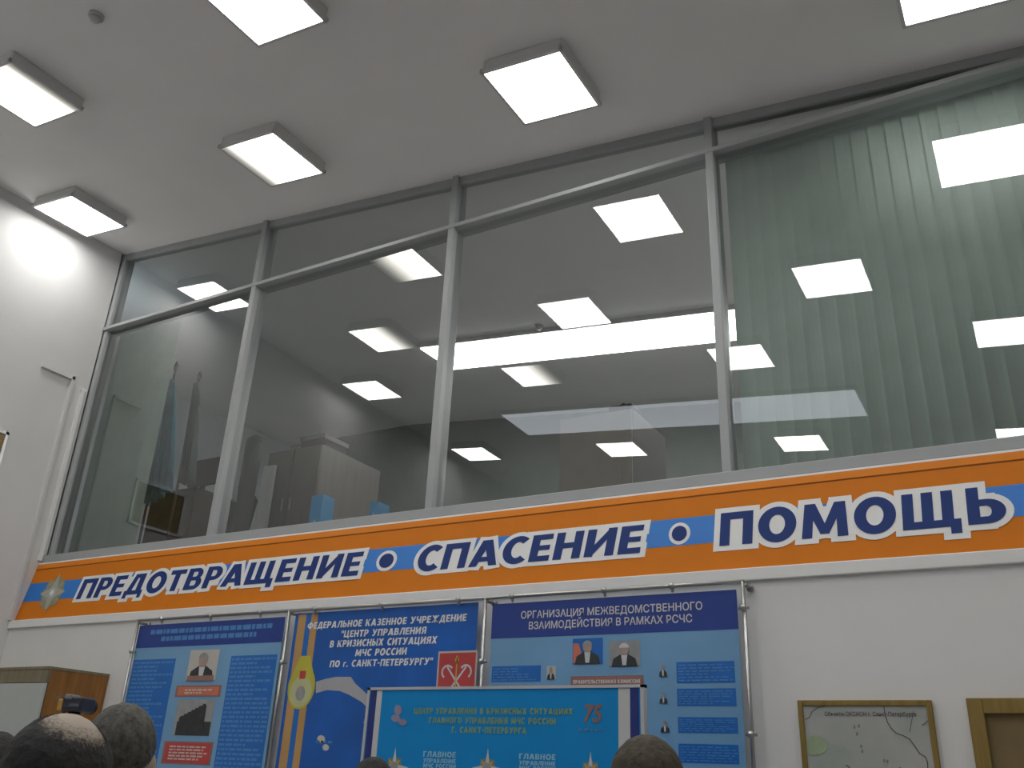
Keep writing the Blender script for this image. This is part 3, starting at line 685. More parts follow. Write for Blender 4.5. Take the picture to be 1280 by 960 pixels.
# ------------------------------------------------------------------ framed pictures on the front wall
def pic(name, label, cat, x0, x1, z0, z1, fw_, fm, inner, y=-.232, d=.03, back=.02):
    t = thing(name, label, cat, ((x0+x1)/2, y, z0))
    for nm, q in (('frame_side', (x0, x0+fw_, z0, z1)), ('frame_side', (x1-fw_, x1, z0, z1)), ('frame_rail', (x0+fw_, x1-fw_, z1-fw_, z1)), ('frame_rail', (x0+fw_, x1-fw_, z0, z0+fw_))):
        bm = BM(); box(bm, q[0], q[1], y-d, y, q[2], q[3]); bevel(child(nm, bm, fm, t), .004)
    bm = BM(); box(bm, x0+fw_*.9, x1-fw_*.9, y-back, y-.002, z0+fw_*.9, z1-fw_*.9); child('picture', bm, inner, t)
    return t
def map_mat():
    m = bpy.data.materials.new('map_paper'); m.use_nodes = True; nt = m.node_tree; b = nt.nodes['Principled BSDF']; b.inputs['Roughness'].default_value = .4
    tc = nt.nodes.new('ShaderNodeTexCoord'); nz = nt.nodes.new('ShaderNodeTexNoise'); nz.inputs['Scale'].default_value = 3.2; nz.inputs['Detail'].default_value = 7
    rp = nt.nodes.new('ShaderNodeValToRGB'); e = rp.color_ramp.elements
    e[0].position = .32; e[0].color = (.26, .33, .27, 1); e[1].position = .46; e[1].color = (.37, .39, .36, 1)
    n2 = e.new(.62); n2.color = (.42, .42, .41, 1)
    nt.links.new(tc.outputs['Object'], nz.inputs['Vector']); nt.links.new(nz.outputs['Fac'], rp.inputs['Fac']); nt.links.new(rp.outputs['Color'], b.inputs['Base Color'])
    return m
WY = -.262
a, b = onY(996, 875, WY), onY(1164, 875, WY)
mp = pic('framed_map', 'pale city map with thin river lines in a narrow ochre frame on the wall', 'map', a.x, b.x, .95, (a.z+b.z)/2, .028, OCHRE, map_mat())
S = Sheet(-.2535, mp); p = lambda x, y: (970+x/4.129, 840+y/4.129)
INK = mat('map_ink', (.06, .075, .07), .6)
S.text('map_title', 'Объекты ОКСИОН г. Санкт-Петербурга', p(252, 228), p(724, 228), 5.5, INK, 1, .012)
bm = BM()
def river(bm, pts, th=.004):
    q = [S.xz(*p(*v)) for v in pts]
    for i, (A, B) in enumerate(zip(q, q[1:])):
        d = Vector((B[0]-A[0], B[1]-A[1])).normalized(); n = Vector((-d.y, d.x))*th/2
        S.poly(bm, [(A[0]+n.x, A[1]+n.y), (B[0]+n.x, B[1]+n.y), (B[0]-n.x, B[1]-n.y), (A[0]-n.x, A[1]-n.y)], 1, True)
river(bm, ((555, 168), (562, 215), (575, 260), (595, 290), (620, 315), (655, 328), (690, 345), (715, 380), (740, 420), (770, 437), (782, 465), (787, 560), (760, 640)))
river(bm, ((150, 245), (172, 235), (185, 205), (215, 185), (280, 168)), .003)
river(bm, ((690, 310), (700, 250), (712, 200)), .002); river(bm, ((752, 275), (775, 262), (785, 250)), .003); river(bm, ((360, 480), (378, 490), (370, 560)), .005)
child('map_river', bm, INK, mp)
S.add('map_park', [p(205+62*math.cos(i*.449)*(1+.15*math.sin(3*i)), 378+52*math.sin(i*.449)) for i in range(14)], mat('map_green', (.30, .38, .24), .5, var=.15, scale=14), 1)
bm = BM()
for x, y in ((405, 285), (428, 280), (418, 320), (440, 385), (446, 410), (560, 458), (575, 462), (640, 500)):
    S.add('map_mark', [p(x-5, y-9), p(x+5, y-9), p(x+4, y+9), p(x-5, y+7)], mat('map_grey_ink', (.20, .21, .20), .6), 1)
a = onY(1207, 872.7, WY); b = onY(1230.4, 893.8, WY); fw_ = b.x-a.x
pic('framed_board', 'broad ochre frame with plain ochre panel at the right edge', 'picture frame', a.x, a.x+.95, .95, a.z, fw_, OCHRE, OCHREP, d=.04, back=.012)
# picture on the left wall, mostly outside the frame
q = onX(10, 541, LW)
t = thing('wall_picture', 'ochre picture in a silver frame high on the left wall', 'picture', (LW, q.y-.35, q.z-.5))
bm = BM(); box(bm, LW+.002, LW+.018, q.y-.69, q.y-.012, q.z-.49, q.z-.012); child('picture', bm, mat('ochre_print', (.22, .16, .06), .5, var=.2), t)
bm = BM()
for y0_, y1_, z0_, z1_ in ((q.y-.7, q.y, q.z-.03, q.z), (q.y-.7, q.y, q.z-.5, q.z-.47), (q.y-.03, q.y, q.z-.5, q.z), (q.y-.7, q.y-.67, q.z-.5, q.z)):
    box(bm, LW+.001, LW+.026, y0_, y1_, z0_, z1_)
child('frame', bm, mat('silver_frame', (.5, .5, .5), .3, .8), t)

# ------------------------------------------------------------------ tall cabinet in the corner
ZC = 2.27
p2 = onZ(62, 836, ZC); p3 = onZ(137, 844, ZC)
p3 = Vector((p2.x+.03, -.236, ZC)); xl = LW+.03
cb = thing('corner_cabinet', 'tall brown wooden cabinet with pale front panel in the left corner', 'cabinet', ((xl+p2.x)/2, p2.y, 0))
bm = BM(); prism(bm, [(p2.x-.022, p2.y+.02, .08), (p2.x, p2.y+.02, .08), (p3.x, p3.y, .08), (p3.x-.022, p3.y, .08)], (0, 0, ZC-.08)); child('side_panel', bm, WOODS, cb)
bm = BM(); box(bm, xl, xl+.022, p2.y+.02, p3.y, .08, ZC); child('side_panel', bm, WOODS, cb)
bm = BM(); prism(bm, [(xl, p2.y-.005, ZC), (p2.x+.004, p2.y-.005, ZC), (p3.x+.004, p3.y, ZC), (xl, p3.y, ZC)], (0, 0, .02)); child('top', bm, WOODR, cb)
bm = BM(); box(bm, xl, p2.x, p2.y, p2.y+.02, ZC-.10, ZC-.001); child('top_rail', bm, WOODR, cb)
bm = BM(); box(bm, xl, p2.x, p2.y+.01, p3.y, 0, .079); child('plinth', bm, WOODR, cb)
bm = BM(); box(bm, xl+.03, p3.x-.03, p3.y-.012, p3.y-.002, .08, ZC-.01); child('back_panel', bm, WOODS, cb)
xm = (xl+p2.x)/2
for xa, xb, hx in ((xl+.004, xm-.003, xm-.05), (xm+.003, p2.x-.004, xm+.05)):
    bm = BM(); box(bm, xa, xb, p2.y-.004, p2.y+.016, .09, ZC-.105); dr = child('door', bm, DOORP, cb); bevel(dr, .003)
    bm = BM(); tube(bm, (hx, p2.y-.03, 1.0), (hx, p2.y-.03, 1.14), .006); tube(bm, (hx, p2.y-.03, 1.01), (hx, p2.y, 1.01), .005); tube(bm, (hx, p2.y-.03, 1.13), (hx, p2.y, 1.13), .005)
    h = child('handle', bm, STEEL, cb, True); h.parent = dr
# ------------------------------------------------------------------ things behind the glass
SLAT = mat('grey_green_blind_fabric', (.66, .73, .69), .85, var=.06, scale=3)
def blind(label, x0, x1, y, z0, z1, step, wd, ang, m=None):
    t = thing('vertical_blind', label, 'blind', ((x0+x1)/2, y, z0))
    bm = BM(); box(bm, x0-.03, x1+.03, y-.02, y+.02, z1, z1+.04); child('headrail', bm, ALU, t)
    bm = BM(); n = int((x1-x0)/step)+1
    for i in range(n):
        x = x0+i*step; a_ = ang+R(random.uniform(-2, 2)); dx, dy = math.cos(a_)*wd/2, math.sin(a_)*wd/2
        k = 4; vs = []
        for j in range(k+1):
            f = -1+2*j/k; bow = .008*(1-f*f)
            vs.append((x+dx*f-math.sin(a_)*bow, y+dy*f+math.cos(a_)*bow))
        prism(bm, [(u_, v_, z0) for u_, v_ in vs]+[(u_+.0005, v_+.0012, z0) for u_, v_ in vs[::-1]], (0, 0, z1-z0))
    child('slats', bm, m or SLAT, t); return t
xq = onY(922, 430, .16).x
blind('grey green vertical blind drawn across the right hand panes', xq+.06, 4.4, .16, sill_z-.02, 6.068, .112, .127, R(14))
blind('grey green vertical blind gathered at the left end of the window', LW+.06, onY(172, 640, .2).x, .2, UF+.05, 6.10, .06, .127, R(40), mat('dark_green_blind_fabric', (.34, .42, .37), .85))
# flags
DK = mat('dark_varnished_pole', (.07, .055, .04), .4)
def flag(label, tip, foot_z, y, top_px, bot_l, bot_r, m):
    q = onY(*tip, y); t = thing('flag', label, 'flag', (q.x, y, UF))
    bm = BM(); tube(bm, (q.x, y, UF+.03), (q.x, y, q.z-.14), .014); child('pole', bm, DK, t, True)
    bm = BM(); tube(bm, (q.x, y, q.z-.14), (q.x, y, q.z-.08), .012, .026); tube(bm, (q.x, y, q.z-.08), (q.x, y, q.z), .026, .002); child('finial', bm, DK, t, True)
    bm = BM(); tube(bm, (q.x, y, UF), (q.x, y, UF+.04), .16, .13, 24); child('base', bm, DK, t, True)
    zt_ = onY(*top_px, y).z; l, r_ = onY(*bot_l, y), onY(*bot_r, y); nu, nv = 40, 14; G = []
    for j in range(nv+1):
        f = j/nv; row = []
        xl_ = q.x-.03+(l.x-q.x+.03)*f**.9; xr_ = q.x+.03+(r_.x-q.x-.03)*f**.8; zb_l = zt_+(l.z-zt_)*f; zb_r = zt_+(r_.z-zt_)*f
        for i in range(nu+1):
            g = i/nu; row.append(bm_v((xl_+(xr_-xl_)*g, y-.03+(.02+.05*f)*math.sin(g*22+f*2), zb_l+(zb_r-zb_l)*g)))
        G.append(row)
    return t, G
def bm_v(p): return Vector(p)
def cloth(t, G, m):
    bm = BM(); V = [[bm.verts.new(p) for p in r] for r in G]
    for j in range(len(V)-1):
        for i in range(len(V[0])-1): bm.faces.new((V[j][i], V[j][i+1], V[j+1][i+1], V[j+1][i]))
    o = child('cloth', bm, m, t, True); s = o.modifiers.new('solid', 'SOLIDIFY'); s.thickness = .004; return o
t, G = flag('blue green flag drooping on a pole behind the leftmost pane', (222, 450), 0, .75, (221, 475), (183, 632), (217, 612), None)
cloth(t, G, mat('blue_green_flag_cloth', (.015, .26, .36), .8, var=.3, scale=5))
t, G = flag('dark furled flag on a pole to the right of the blue green flag', (251, 462), 0, .8, (249, 480), (229, 606), (243, 602), None)
cloth(t, G, mat('dark_flag_cloth', (.05, .075, .07), .85, var=.2, scale=5))
t = thing('added_fill_light', 'added cool white fill light, unseen, on the end wall of the upper room', 'lamp', (-9.5, .052, 5.95))  # added lamp, out of view, brightens the ceiling behind the top-left pane
bm = BM(); prism(bm, [(-9.8, .052, 5.9), (-9.2, .052, 5.9), (-9.2, .40, 6.05), (-9.8, .40, 6.05)], (0, 0, .06)); child('bowl', bm, WHITE, t)
bm = BM(); prism(bm, [(-9.78, .08, 6.112), (-9.22, .08, 6.112), (-9.22, .38, 6.112), (-9.78, .38, 6.112)], (0, 0, .006)); child('diffuser', bm, emit('cool_fill_glow', (.80, .92, 1.), 10.), t)
# furniture in the upper room, seen above the sill
CUPW = wood('grey_brown_cupboard_wood', (.085, .078, .066), (.115, .104, .09)); CUPD = mat('dark_cupboard_side', (.05, .05, .047), .8, spec=.1)
def cupboard(name, label, x0, x1, y0, y1, z1, m, n=2, ms=None):
    t = thing(name, label, 'cupboard', ((x0+x1)/2, y0, UF))
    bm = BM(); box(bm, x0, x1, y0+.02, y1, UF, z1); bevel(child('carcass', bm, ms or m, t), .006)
    wd = (x1-x0)/n
    for i in range(n):
        bm = BM(); box(bm, x0+i*wd+.004, x0+(i+1)*wd-.004, y0, y0+.019, UF+.08, z1-.01); d = child('door', bm, m, t)
        bm = BM(); tube(bm, (x0+i*wd+wd*(.85 if i % 2 == 0 else .15), y0-.02, UF+1.), (x0+i*wd+wd*(.85 if i % 2 == 0 else .15), y0-.02, UF+1.12), .006); h = child('handle', bm, STEEL, t); h.parent = d
    return t
def span(ul, ur, v, y): return onY(ul, v, y).x, onY(ur, v, y).x, onY((ul+ur)/2, v, y).z
xa, xb, zz = span(700, 790, 530, 1.3)
cupboard('cupboard', 'tall beige cupboard behind the middle pane with a dark device on top', xa, xb, 1.3, 2.1, zz+.1, mat('beige_cupboard', (.30, .265, .24), .6), 1, mat('beige_shaded_side', (.12, .115, .11), .6))  # carcass takes a darkened beige: the side's shade is put into its colour
pz = zz+.1
q = onY(779, 490, 1.5)
t = thing('projector', 'small dark projector standing on the beige cupboard behind the glass', 'projector', (q.x, 1.5, pz))
bm = BM(); box(bm, q.x-.11, q.x+.11, 1.42, 1.64, pz+.02, pz+.10); bevel(child('body', bm, mat('black_plastic', (.02, .02, .022), .6, spec=.25), t), .012)
bm = BM(); tube(bm, (q.x+.05, 1.43, pz+.06), (q.x+.05, 1.38, pz+.06), .03); child('lens', bm, MATS['black_plastic'], t, True)
bm = BM()
for sx in (-.08, .08):
    for yy in (1.45, 1.61): tube(bm, (q.x+sx, yy, pz), (q.x+sx, yy, pz+.025), .01)
child('foot', bm, MATS['black_plastic'], t)
xa, xb, zz = span(338, 402, 560, .95)
cupboard('cupboard', 'grey brown cupboard behind the second pane with a box stored on top', xa, xb, .95, 1.9, zz, CUPW, 2)
t = thing('storage_box', 'dark cardboard box on the grey brown cupboard behind the second pane', 'box', ((xa+xb)/2+.25, 1.15, zz))
bm = BM(); box(bm, (xa+xb)/2+.02, xb-.02, .999, 1.35, zz+.001, zz+.11); child('carton', bm, CUPD, t)
bm = BM(); box(bm, (xa+xb)/2+.01, xb-.01, .985, 1.36, zz+.08, zz+.125); child('lid', bm, CUPW, t)
# coat-like covered banner beside a white door edge
xa, xb, zz = span(309, 331, 545, .55)
t = thing('furled_banner', 'dark furled banner on a stand behind the first mullion', 'banner', ((xa+xb)/2, .55, UF))
bm = BM(); cap(bm, ((xa+xb)/2, .55, UF+.12), ((xa+xb)/2, .55, zz-.08), .07, .085, 16); child('cover', bm, mat('dark_green_cover', (.045, .055, .05), .8, var=.2), t, True)
bm = BM(); tube(bm, ((xa+xb)/2, .55, UF), ((xa+xb)/2, .55, UF+.05), .17, .14, 24); tube(bm, ((xa+xb)/2, .55, UF), ((xa+xb)/2, .55, UF+.15), .02); child('base', bm, DK, t, True)
xa, xb, zz = span(321, 335, 578, .7)
t = thing('white_panel', 'narrow white upright panel beside the furled banner behind the glass', 'panel', ((xa+xb)/2, .8, UF))
bm = BM(); box(bm, xa, xb, .8, .83, UF+.04, zz); bevel(child('board', bm, mat('white_panel_paint', (.62, .62, .6), .5), t), .005)
bm = BM(); box(bm, xa-.01, xb+.01, .76, .87, UF, UF+.04); child('base', bm, CUPD, t)
# blue folders standing on a low shelf
xa, xb, zz = span(285, 545, 660, .45)
sh = thing('low_shelf', 'low dark shelf unit along the sill behind the second pane', 'shelf', ((xa+xb)/2, .45, UF))
shz = onY(400, 659, .5).z
bm = BM(); box(bm, onY(345, 655, .4).x, onY(525, 640, .4).x, .38, .7, shz-.03, shz); child('top', bm, CUPW, sh)
bm = BM()
for u_ in (350, 435, 520):
    x = onY(u_, 650, .4).x; box(bm, x-.012, x+.012, .39, .69, UF, shz-.03)
child('upright', bm, CUPD, sh)
BLUE = mat('blue_folder_plastic', (.005, .27, .56), .45)
for (u0, u1, v0, l) in ((390, 404, 620, 'bright blue ring binder standing on the low shelf, the left and larger one'), (463, 473, 628, 'blue ring binder standing on the low shelf, the right and smaller one')):
    A, B = onY(u0, v0, .5), onY(u1, v0, .5)
    t = thing('ring_binder', l, 'binder', ((A.x+B.x)/2, .5, shz), 'blue binders behind the glass')
    bm = BM(); box(bm, A.x, B.x, .5, .66, shz, A.z); bevel(child('cover', bm, BLUE, t), .004)
    bm = BM(); cx_ = (A.x+B.x)/2; tube(bm, (cx_, .502, shz+.06), (cx_, .497, shz+.06), .014); child('finger_ring', bm, CHROME, t)
# dark screens, chair and desk behind the leftmost panes
xa, xb, zz = span(192, 246, 610, 1.15)
dz = zz-.06
t = thing('wooden_cupboard', 'low brown cupboard behind the leftmost pane under the flags', 'cupboard', ((xa+xb)/2, 1.15, UF))
bm = BM(); box(bm, xa, xb, 1.15, 1.8, UF, dz); child('carcass', bm, mat('brown_cupboard_wood', (.045, .038, .03), .85, var=.2, spec=.08), t)
bm = BM(); box(bm, xa+.02, xb-.02, 1.135, 1.15, UF+.05, dz-.03); child('door', bm, MATS['brown_cupboard_wood'], t)
bm = BM(); box(bm, xa-.02, xb+.02, 1.13, 1.82, dz, dz+.025); child('top', bm, CUPD, t)
def chair(x, y, z_top, label, rz):
    t = thing('office_chair', label, 'chair', (x, y, UF), 'office chairs behind the glass', Matrix.Rotation(rz, 3, 'Z'))
    h = z_top-UF
    bm = BM(); ball(bm, (0, 0, .48), .25, .25, .05, 18); lchild('seat', bm, MATS['black_plastic'], t, True)
    bm = BM()
    prism(bm, [(-.23, .22, .6), (.23, .22, .6), (.21, .30, h-.06), (.14, .31, h), (-.14, .31, h), (-.21, .30, h-.06)], (0, .05, 0)); lchild('backrest', bm, mat('dark_chair_fabric', (.03, .03, .03), .8), t)
    bm = BM(); tube(bm, (0, 0, .08), (0, 0, .46), .03); tube(bm, (0, .2, .48), (0, .27, .7), .02); lchild('column', bm, STEEL, t)
    for i in range(5):
        an = R(72*i); bm = BM(); tube(bm, (0, 0, .1), (.28*math.cos(an), .28*math.sin(an), .06), .022, .016); ball(bm, (.28*math.cos(an), .28*math.sin(an), .032), .03); lchild('leg', bm, MATS['black_plastic'], t)
q = onY(160, 612, 1.75); chair(q.x-.25, 1.75, onY(165, 606, 1.75).z, 'dark office chair left of the flags behind the leftmost pane', R(20))
q = onY(286, 600, .75); chair(q.x, .62, onY(290, 610, .62).z, 'dark office chair beside the first mullion behind the glass', R(-15))
q0, q1 = onY(236, 536, 1.35), onY(270, 575, 1.35)
t = thing('monitor', 'dark flat monitor seen behind the leftmost pane to the right of the flags', 'monitor', ((q0.x+q1.x)/2, 1.4, dz+.027))
bm = BM(); box(bm, q0.x+.1, q1.x, 1.4, 1.44, dz+.15, dz+.47); bevel(child('screen', bm, MATS['black_plastic'], t), .008)
bm = BM(); box(bm, (q0.x+q1.x)/2, (q0.x+q1.x)/2+.06, 1.43, 1.46, dz+.03, dz+.3); box(bm, q0.x+.15, q1.x-.05, 1.35, 1.52, dz+.027, dz+.04); child('stand', bm, MATS['black_plastic'], t)

# ------------------------------------------------------------------ camera on a tripod beyond the heads
q = at(95, 881, 4.5)
t = thing('tripod_camera', 'dark video camera with a yellow side on a tripod behind the bald man', 'camera', (q.x, q.y, 0))
rz = Matrix.Rotation(-YAW*0+R(25), 3, 'Z')
def loc(v): return q+rz @ Vector(v)
bm = BM(); box(bm, -.05, .06, -.06, .08, -.034, .036)
for v in bm.verts: v.co = loc(v.co)
bevel(child('body', bm, mat('camera_blue_black', (.03, .032, .045), .4), t), .01)
bm = BM(); tube(bm, loc((.0, .08, 0)), loc((.0, .15, 0)), .03, .036, 16); child('lens', bm, MATS['black_plastic'], t, True)
bm = BM(); box(bm, -.062, -.035, -.062, .06, -.034, .022)
for v in bm.verts: v.co = loc(v.co)
bevel(child('side_cover', bm, mat('yellow_cover', (.50, .27, .04), .5, var=.2, scale=30), t), .006)
bm = BM(); box(bm, -.03, .005, -.066, .02, .02, .045)
for v in bm.verts: v.co = loc(v.co)
bevel(child('viewfinder', bm, mat('camera_grey', (.20, .21, .22), .45), t), .006)
bm = BM(); box(bm, 0, .05, -.064, -.058, -.012, .002)
for v in bm.verts: v.co = loc(v.co)
child('display', bm, mat('camera_screen', (.10, .11, .15), .2), t)
bm = BM(); tube(bm, loc((0, 0, -.035)), loc((0, 0, -.12)), .03, .02); child('head', bm, MATS['black_plastic'], t, True)
bm = BM(); tube(bm, loc((-.03, -.02, -.06)), loc((-.09, -.03, .036)), .008); child('pan_handle', bm, DK, t, True)
top = loc((0, 0, -.12))
bm = BM(); tube(bm, top, (top.x, top.y, .8), .014); child('column', bm, STEEL, t, True)
for i in range(3):
    an = R(120*i+40); bm = BM(); tube(bm, (top.x, top.y, top.z-.08), (top.x+.42*math.cos(an), top.y+.42*math.sin(an), .012), .016, .011); child('leg', bm, STEEL, t, True)

# ------------------------------------------------------------------ people
SKIN = mat('skin', (.42, .34, .265), .5, var=.06, scale=12)
SHOE = mat('black_shoe', (.015, .015, .015), .35)
def remesh(bm, vox, sm=6):
    me = bpy.data.meshes.new('tmp'); bm.to_mesh(me); bm.free()
    o = bpy.data.objects.new('tmp', me); C.objects.link(o)
    m = o.modifiers.new('r', 'REMESH'); m.mode = 'VOXEL'; m.voxel_size = vox
    s = o.modifiers.new('s', 'SMOOTH'); s.iterations = sm; s.factor = .5
    bpy.context.view_layer.update()
    out = bpy.data.meshes.new_from_object(o.evaluated_get(bpy.context.evaluated_depsgraph_get()))
    bpy.data.objects.remove(o); bpy.data.meshes.remove(me)
    for p_ in out.polygons: p_.use_smooth = True
    return out
def loft(bm, rings, n=20):
    V = []
    for (cx_, cy_, cz_, rx_, ry_) in rings:
        V.append([bm.verts.new((cx_+rx_*math.cos(2*math.pi*i/n), cy_+ry_*math.sin(2*math.pi*i/n), cz_)) for i in range(n)])
    for a_, b_ in zip(V, V[1:]):
        for i in range(n): bm.faces.new((a_[i], a_[(i+1) % n], b_[(i+1) % n], b_[i]))
    bm.faces.new(V[0][::-1]); bm.faces.new(V[-1])
def torso(bm, k, g, wd):
    loft(bm, [(0, 0, .80*k, .155*wd+g, .115*wd+g), (0, 0, .90*k, .168*wd+g, .12*wd+g), (0, 0, 1.0*k, .150*wd+g, .11*wd+g), (0, .0, 1.12*k, .160*wd+g, .112*wd+g),
              (0, 0, 1.26*k, .180*wd+g, .115*wd+g), (0, -.01, 1.36*k, .185*wd+g, .10*wd+g), (0, -.015, 1.41*k, .13*wd+g, .075*wd+g), (0, -.015, 1.445*k, .065+g*.5, .06+g*.5)])
def arms(bm, k, g, wd, cuff=False):
    for s in (-1, 1):
        sh, el, wr = Vector((.185*wd*s, -.01, 1.365*k)), Vector((.245*wd*s, -.02, 1.08*k)), Vector((.25*wd*s, .08, .85*k))
        cap(bm, sh, el, .055+g, .043+g); cap(bm, el, wr, .043+g, .030+g*(1.2 if cuff else 1))
def legs(bm, k, g, z0=.07):
    for s in (-1, 1):
        cap(bm, (.085*s, 0, .84*k), (.09*s, .01, .48*k), .085+g, .058+g); cap(bm, (.09*s, .01, .48*k), (.09*s, -.02, z0*k), .056+g, .04+g)
def person(label, head_px, depth, face_dir, height_fix=None, hair='short', hair_m=None, top_m=None, trou_m=None, wd=1., bald=None):
    hc = at(*head_px, depth)                     # centre of the head
    k = (hc.z+.125)/1.72
    rz = math.atan2(face_dir[1], face_dir[0])-math.pi/2
    t = thing('person', label, 'person', (hc.x, hc.y, 0), None, Matrix.Rotation(rz, 3, 'Z'))
    hz = hc.z; bm = BM()
    torso(bm, k, 0, wd); arms(bm, k, 0, wd); legs(bm, k, 0)
    cap(bm, (0, -.015, 1.40*k), (0, .0, hz-.06), .058, .054)
    ball(bm, (0, -.012, hz+.022), .077, .097, .098, 24); ball(bm, (0, .03, hz-.04), .062, .068, .085, 20); ball(bm, (0, .062, hz-.095), .034, .03, .03, 14)
    tube(bm, (0, .088, hz+.02), (0, .113, hz-.028), .010, .016); ball(bm, (0, .107, hz-.028), .017, .014, .012)
    for s in (-1, 1):
        ball(bm, (.079*s, -.006, hz-.012), .013, .021, .034, 12); ball(bm, (.034*s, .082, hz+.028), .022, .012, .009); ball(bm, (.013*s, .106, hz-.03), .010, .010, .009)
        ball(bm, (.016*s, .094, hz-.064), .019, .010, .007)
        wr = Vector((.25*wd*s, .08, .85*k)); pm = wr+Vector((0, .02, -.075))
        ball(bm, pm, .022, .042, .055, 14)
        for i in range(4):
            b0 = pm+Vector((0, .03-.02*i, -.045)); ln = (.062, .072, .068, .052)[i]
            cap(bm, b0, b0+Vector((-.008*s, .008, -ln*.5)), .0095, .009, 8); cap(bm, b0+Vector((-.008*s, .008, -ln*.5)), b0+Vector((-.024*s, .008, -ln)), .009, .008, 8)
        cap(bm, pm+Vector((-.008*s, .035, .01)), pm+Vector((-.02*s, .06, -.03)), .012, .010, 8); cap(bm, pm+Vector((-.02*s, .06, -.03)), pm+Vector((-.028*s, .065, -.06)), .010, .009, 8)
        cap(bm, (.09*s, -.03, .05*k), (.095*s, .12, .035), .04, .032)
    me = remesh(bm, .008, 3); me.name = 'body'; me.materials.append(SKIN)
    o = bpy.data.objects.new('body', me); C.objects.link(o); o.parent = t
    for s in (-1, 1):
        bm = BM(); ball(bm, (.033*s, .083, hz+.012), .0125, .010, .0105, 12); e = lchild('eye', bm, mat('eye_white', (.7, .7, .68), .25), t, True)
        bm = BM(); ball(bm, (.033*s, .0905, hz+.012), .0055, .004, .0055, 10); lchild('iris', bm, MATS['black_plastic'], e, True).parent = e
        bm = BM(); ball(bm, (.034*s, .092, hz+.034), .019, .006, .004, 10); lchild('eyebrow', bm, hair_m, t, True)
        bm = BM(); cap(bm, (.09*s, -.05, .045), (.096*s, .13, .038), .047, .04); loft(bm, [(.093*s, .04, 0, .05, .14), (.093*s, .04, .02, .05, .14)]); me = remesh(bm, .012, 3); me.materials.append(SHOE); me.name = 'shoe'
        so = bpy.data.objects.new('shoe', me); C.objects.link(so); so.parent = t
    bm = BM(); ball(bm, (0, .0965, hz-.064), .022, .006, .004, 12); lchild('lips', bm, mat('lip', (.42, .20, .17), .5), t, True)
    bm = BM(); torso(bm, k, .016, wd); arms(bm, k, .014, wd, True)
    for v in bm.verts:
        if v.co.z > 1.43*k and abs(v.co.x) < .1: v.co.z -= .0
    me = remesh(bm, .014, 5); me.materials.append(top_m); me.name = 'jacket'; jo = bpy.data.objects.new('jacket', me); C.objects.link(jo); jo.parent = t
    bm = BM(); loft(bm, [(0, -.012, 1.415*k, .078, .078), (0, -.008, 1.475*k, .068, .068)], 24)
    co = lchild('collar', bm, top_m, t, True)
    bm = BM(); legs(bm, k, .014, .09); loft(bm, [(0, 0, .78*k, .165*wd, .125*wd), (0, 0, .93*k, .172*wd, .127*wd)]); me = remesh(bm, .014, 5); me.materials.append(trou_m); me.name = 'trousers'
    to = bpy.data.objects.new('trousers', me); C.objects.link(to); to.parent = t
    # hair: a shell over the skull that dives under the skin where there is none
    bm = BM(); r_ = bmesh.ops.create_uvsphere(bm, u_segments=64, v_segments=40, radius=1)
    bd_ = Vector(bald[0]).normalized() if bald else None; lay = bm.verts.layers.float_color.new('cover')
    for v in bm.verts:
        d = v.co.normalized(); cov = 1.
        front = d.y
        line = -.05+.75*max(0, front)-.55*max(0, -front)      # hairline height by direction
        if hair == 'long': line = -.1+.62*max(0, front)-1.2*max(0, -front+.3)
        cov = (d.z-line)/.22
        if bald:
            an = d.angle(bd_)
            cov = min(cov, (an-bald[1])/.52)
        cov = max(-.5, min(1.3, cov)); nz__ = noise.noise(d*9)*.25+noise.noise(d*25)*.22
        cv = max(0, min(1, cov+nz__*(.5 if cov < 1.2 else 0)))
        th = (1.012+(.06 if hair != 'long' else .115)*cv+.012*noise.noise(d*18)*cv+.02*noise.noise(d*5)*cv) if cov > -.3 else .95
        base = Vector((d.x*.077, d.y*.097, d.z*.098))
        if hair == 'long' and d.z < -.1 and cov > .5: base.z *= 1.5; base.x *= 1.05
        v[lay] = (cv, cv, cv, 1); v.co = Vector((0, -.012, hz+.022))+base*th
    lchild('hair', bm, hair_m, t, True)
    return t
def away(px, depth, turn=0):
    d = ray(*px); an = math.atan2(d.y, d.x)+R(turn); return (math.cos(an), math.sin(an))
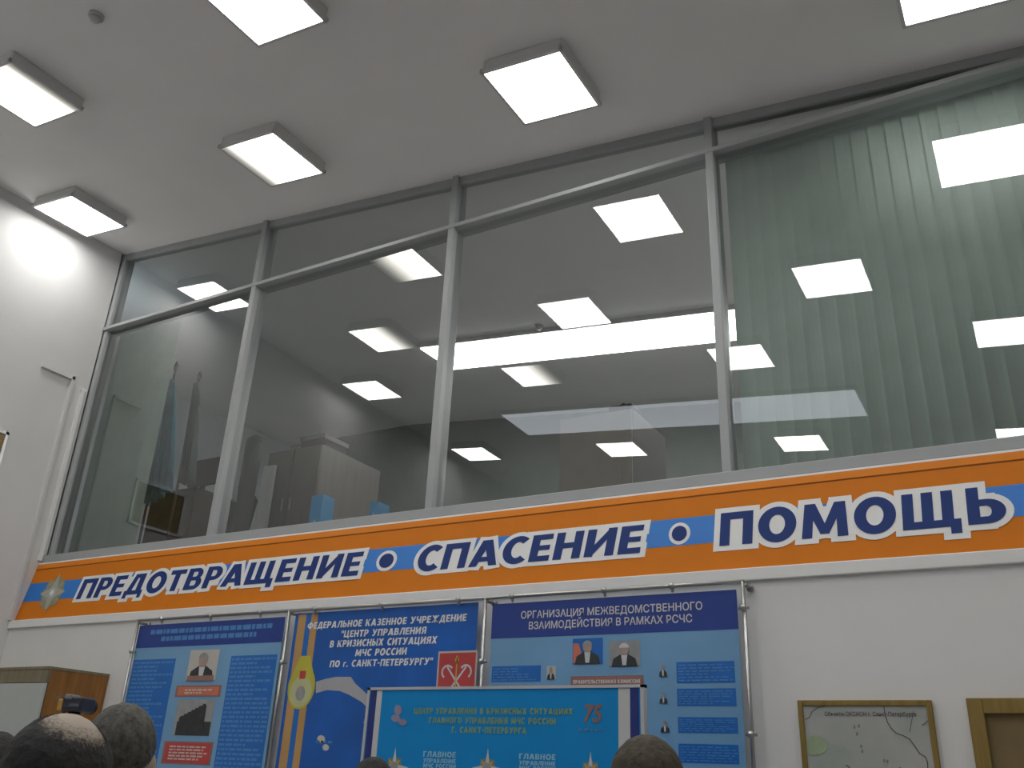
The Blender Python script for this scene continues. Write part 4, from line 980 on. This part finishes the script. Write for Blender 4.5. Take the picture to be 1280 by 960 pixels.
def hairm(name, c, var=.35):
    m = mat(name, c, .75, var=var, scale=60, bump=.6); nt = m.node_tree; L = nt.links.new
    at_ = nt.nodes.new('ShaderNodeAttribute'); at_.attribute_name = 'cover'
    tc = nt.nodes.new('ShaderNodeTexCoord'); nz = nt.nodes.new('ShaderNodeTexNoise'); nz.inputs['Scale'].default_value = 220
    ad = nt.nodes.new('ShaderNodeMath'); ad.operation = 'ADD'; mr = nt.nodes.new('ShaderNodeMapRange')
    mr.inputs['From Min'].default_value = .45; mr.inputs['From Max'].default_value = 1.05
    tr = nt.nodes.new('ShaderNodeBsdfTransparent'); mx = nt.nodes.new('ShaderNodeMixShader')
    L(tc.outputs['Object'], nz.inputs['Vector']); L(at_.outputs['Fac'], ad.inputs[0]); L(nz.outputs['Fac'], ad.inputs[1]); L(ad.outputs[0], mr.inputs['Value'])
    L(mr.outputs['Result'], mx.inputs[0]); L(tr.outputs[0], mx.inputs[1]); L(nt.nodes['Principled BSDF'].outputs[0], mx.inputs[2]); L(mx.outputs[0], nt.nodes['Material Output'].inputs['Surface'])
    return m
DJ = mat('dark_blue_jacket', (.02, .024, .045), .8, var=.15); GJ = mat('grey_jacket', (.09, .09, .10), .85, var=.15)
BJ = mat('brown_cardigan', (.12, .07, .05), .85, var=.15); TR = mat('black_trousers', (.018, .018, .02), .85, var=.15)
HB = hairm('dark_grey_hair', (.012, .011, .011)); HG = hairm('grey_hair', (.075, .072, .06), .6); HN = hairm('brown_hair', (.055, .045, .028), .5); HD = hairm('black_hair', (.014, .013, .013))
person('man with a bald crown and dark hair seen from behind', (66, 993), 1.42, away((66, 993), 1.42, -12), hair_m=HB, top_m=DJ, trou_m=TR, bald=((.24, -.16, .95), .56))
person('person with short grey hair just right of the bald man', (144, 951), 2.1, away((144, 951), 2.1, 5), hair_m=HG, top_m=GJ, trou_m=TR)
person('person with brown hair in front of the display board right edge', (806, 993), 2.15, away((806, 993), 2.15, 25), hair='long', hair_m=HN, top_m=BJ, trou_m=TR, wd=.9)
person('person with dark crown at the left edge of the display board', (464, 993), 3.3, away((464, 993), 3.3, 0), hair_m=HD, top_m=GJ, trou_m=TR)
person('person with black hair cut off by the left photo edge', (-18, 981), 2.3, away((-18, 981), 2.3, 10), hair_m=HD, top_m=DJ, trou_m=TR)
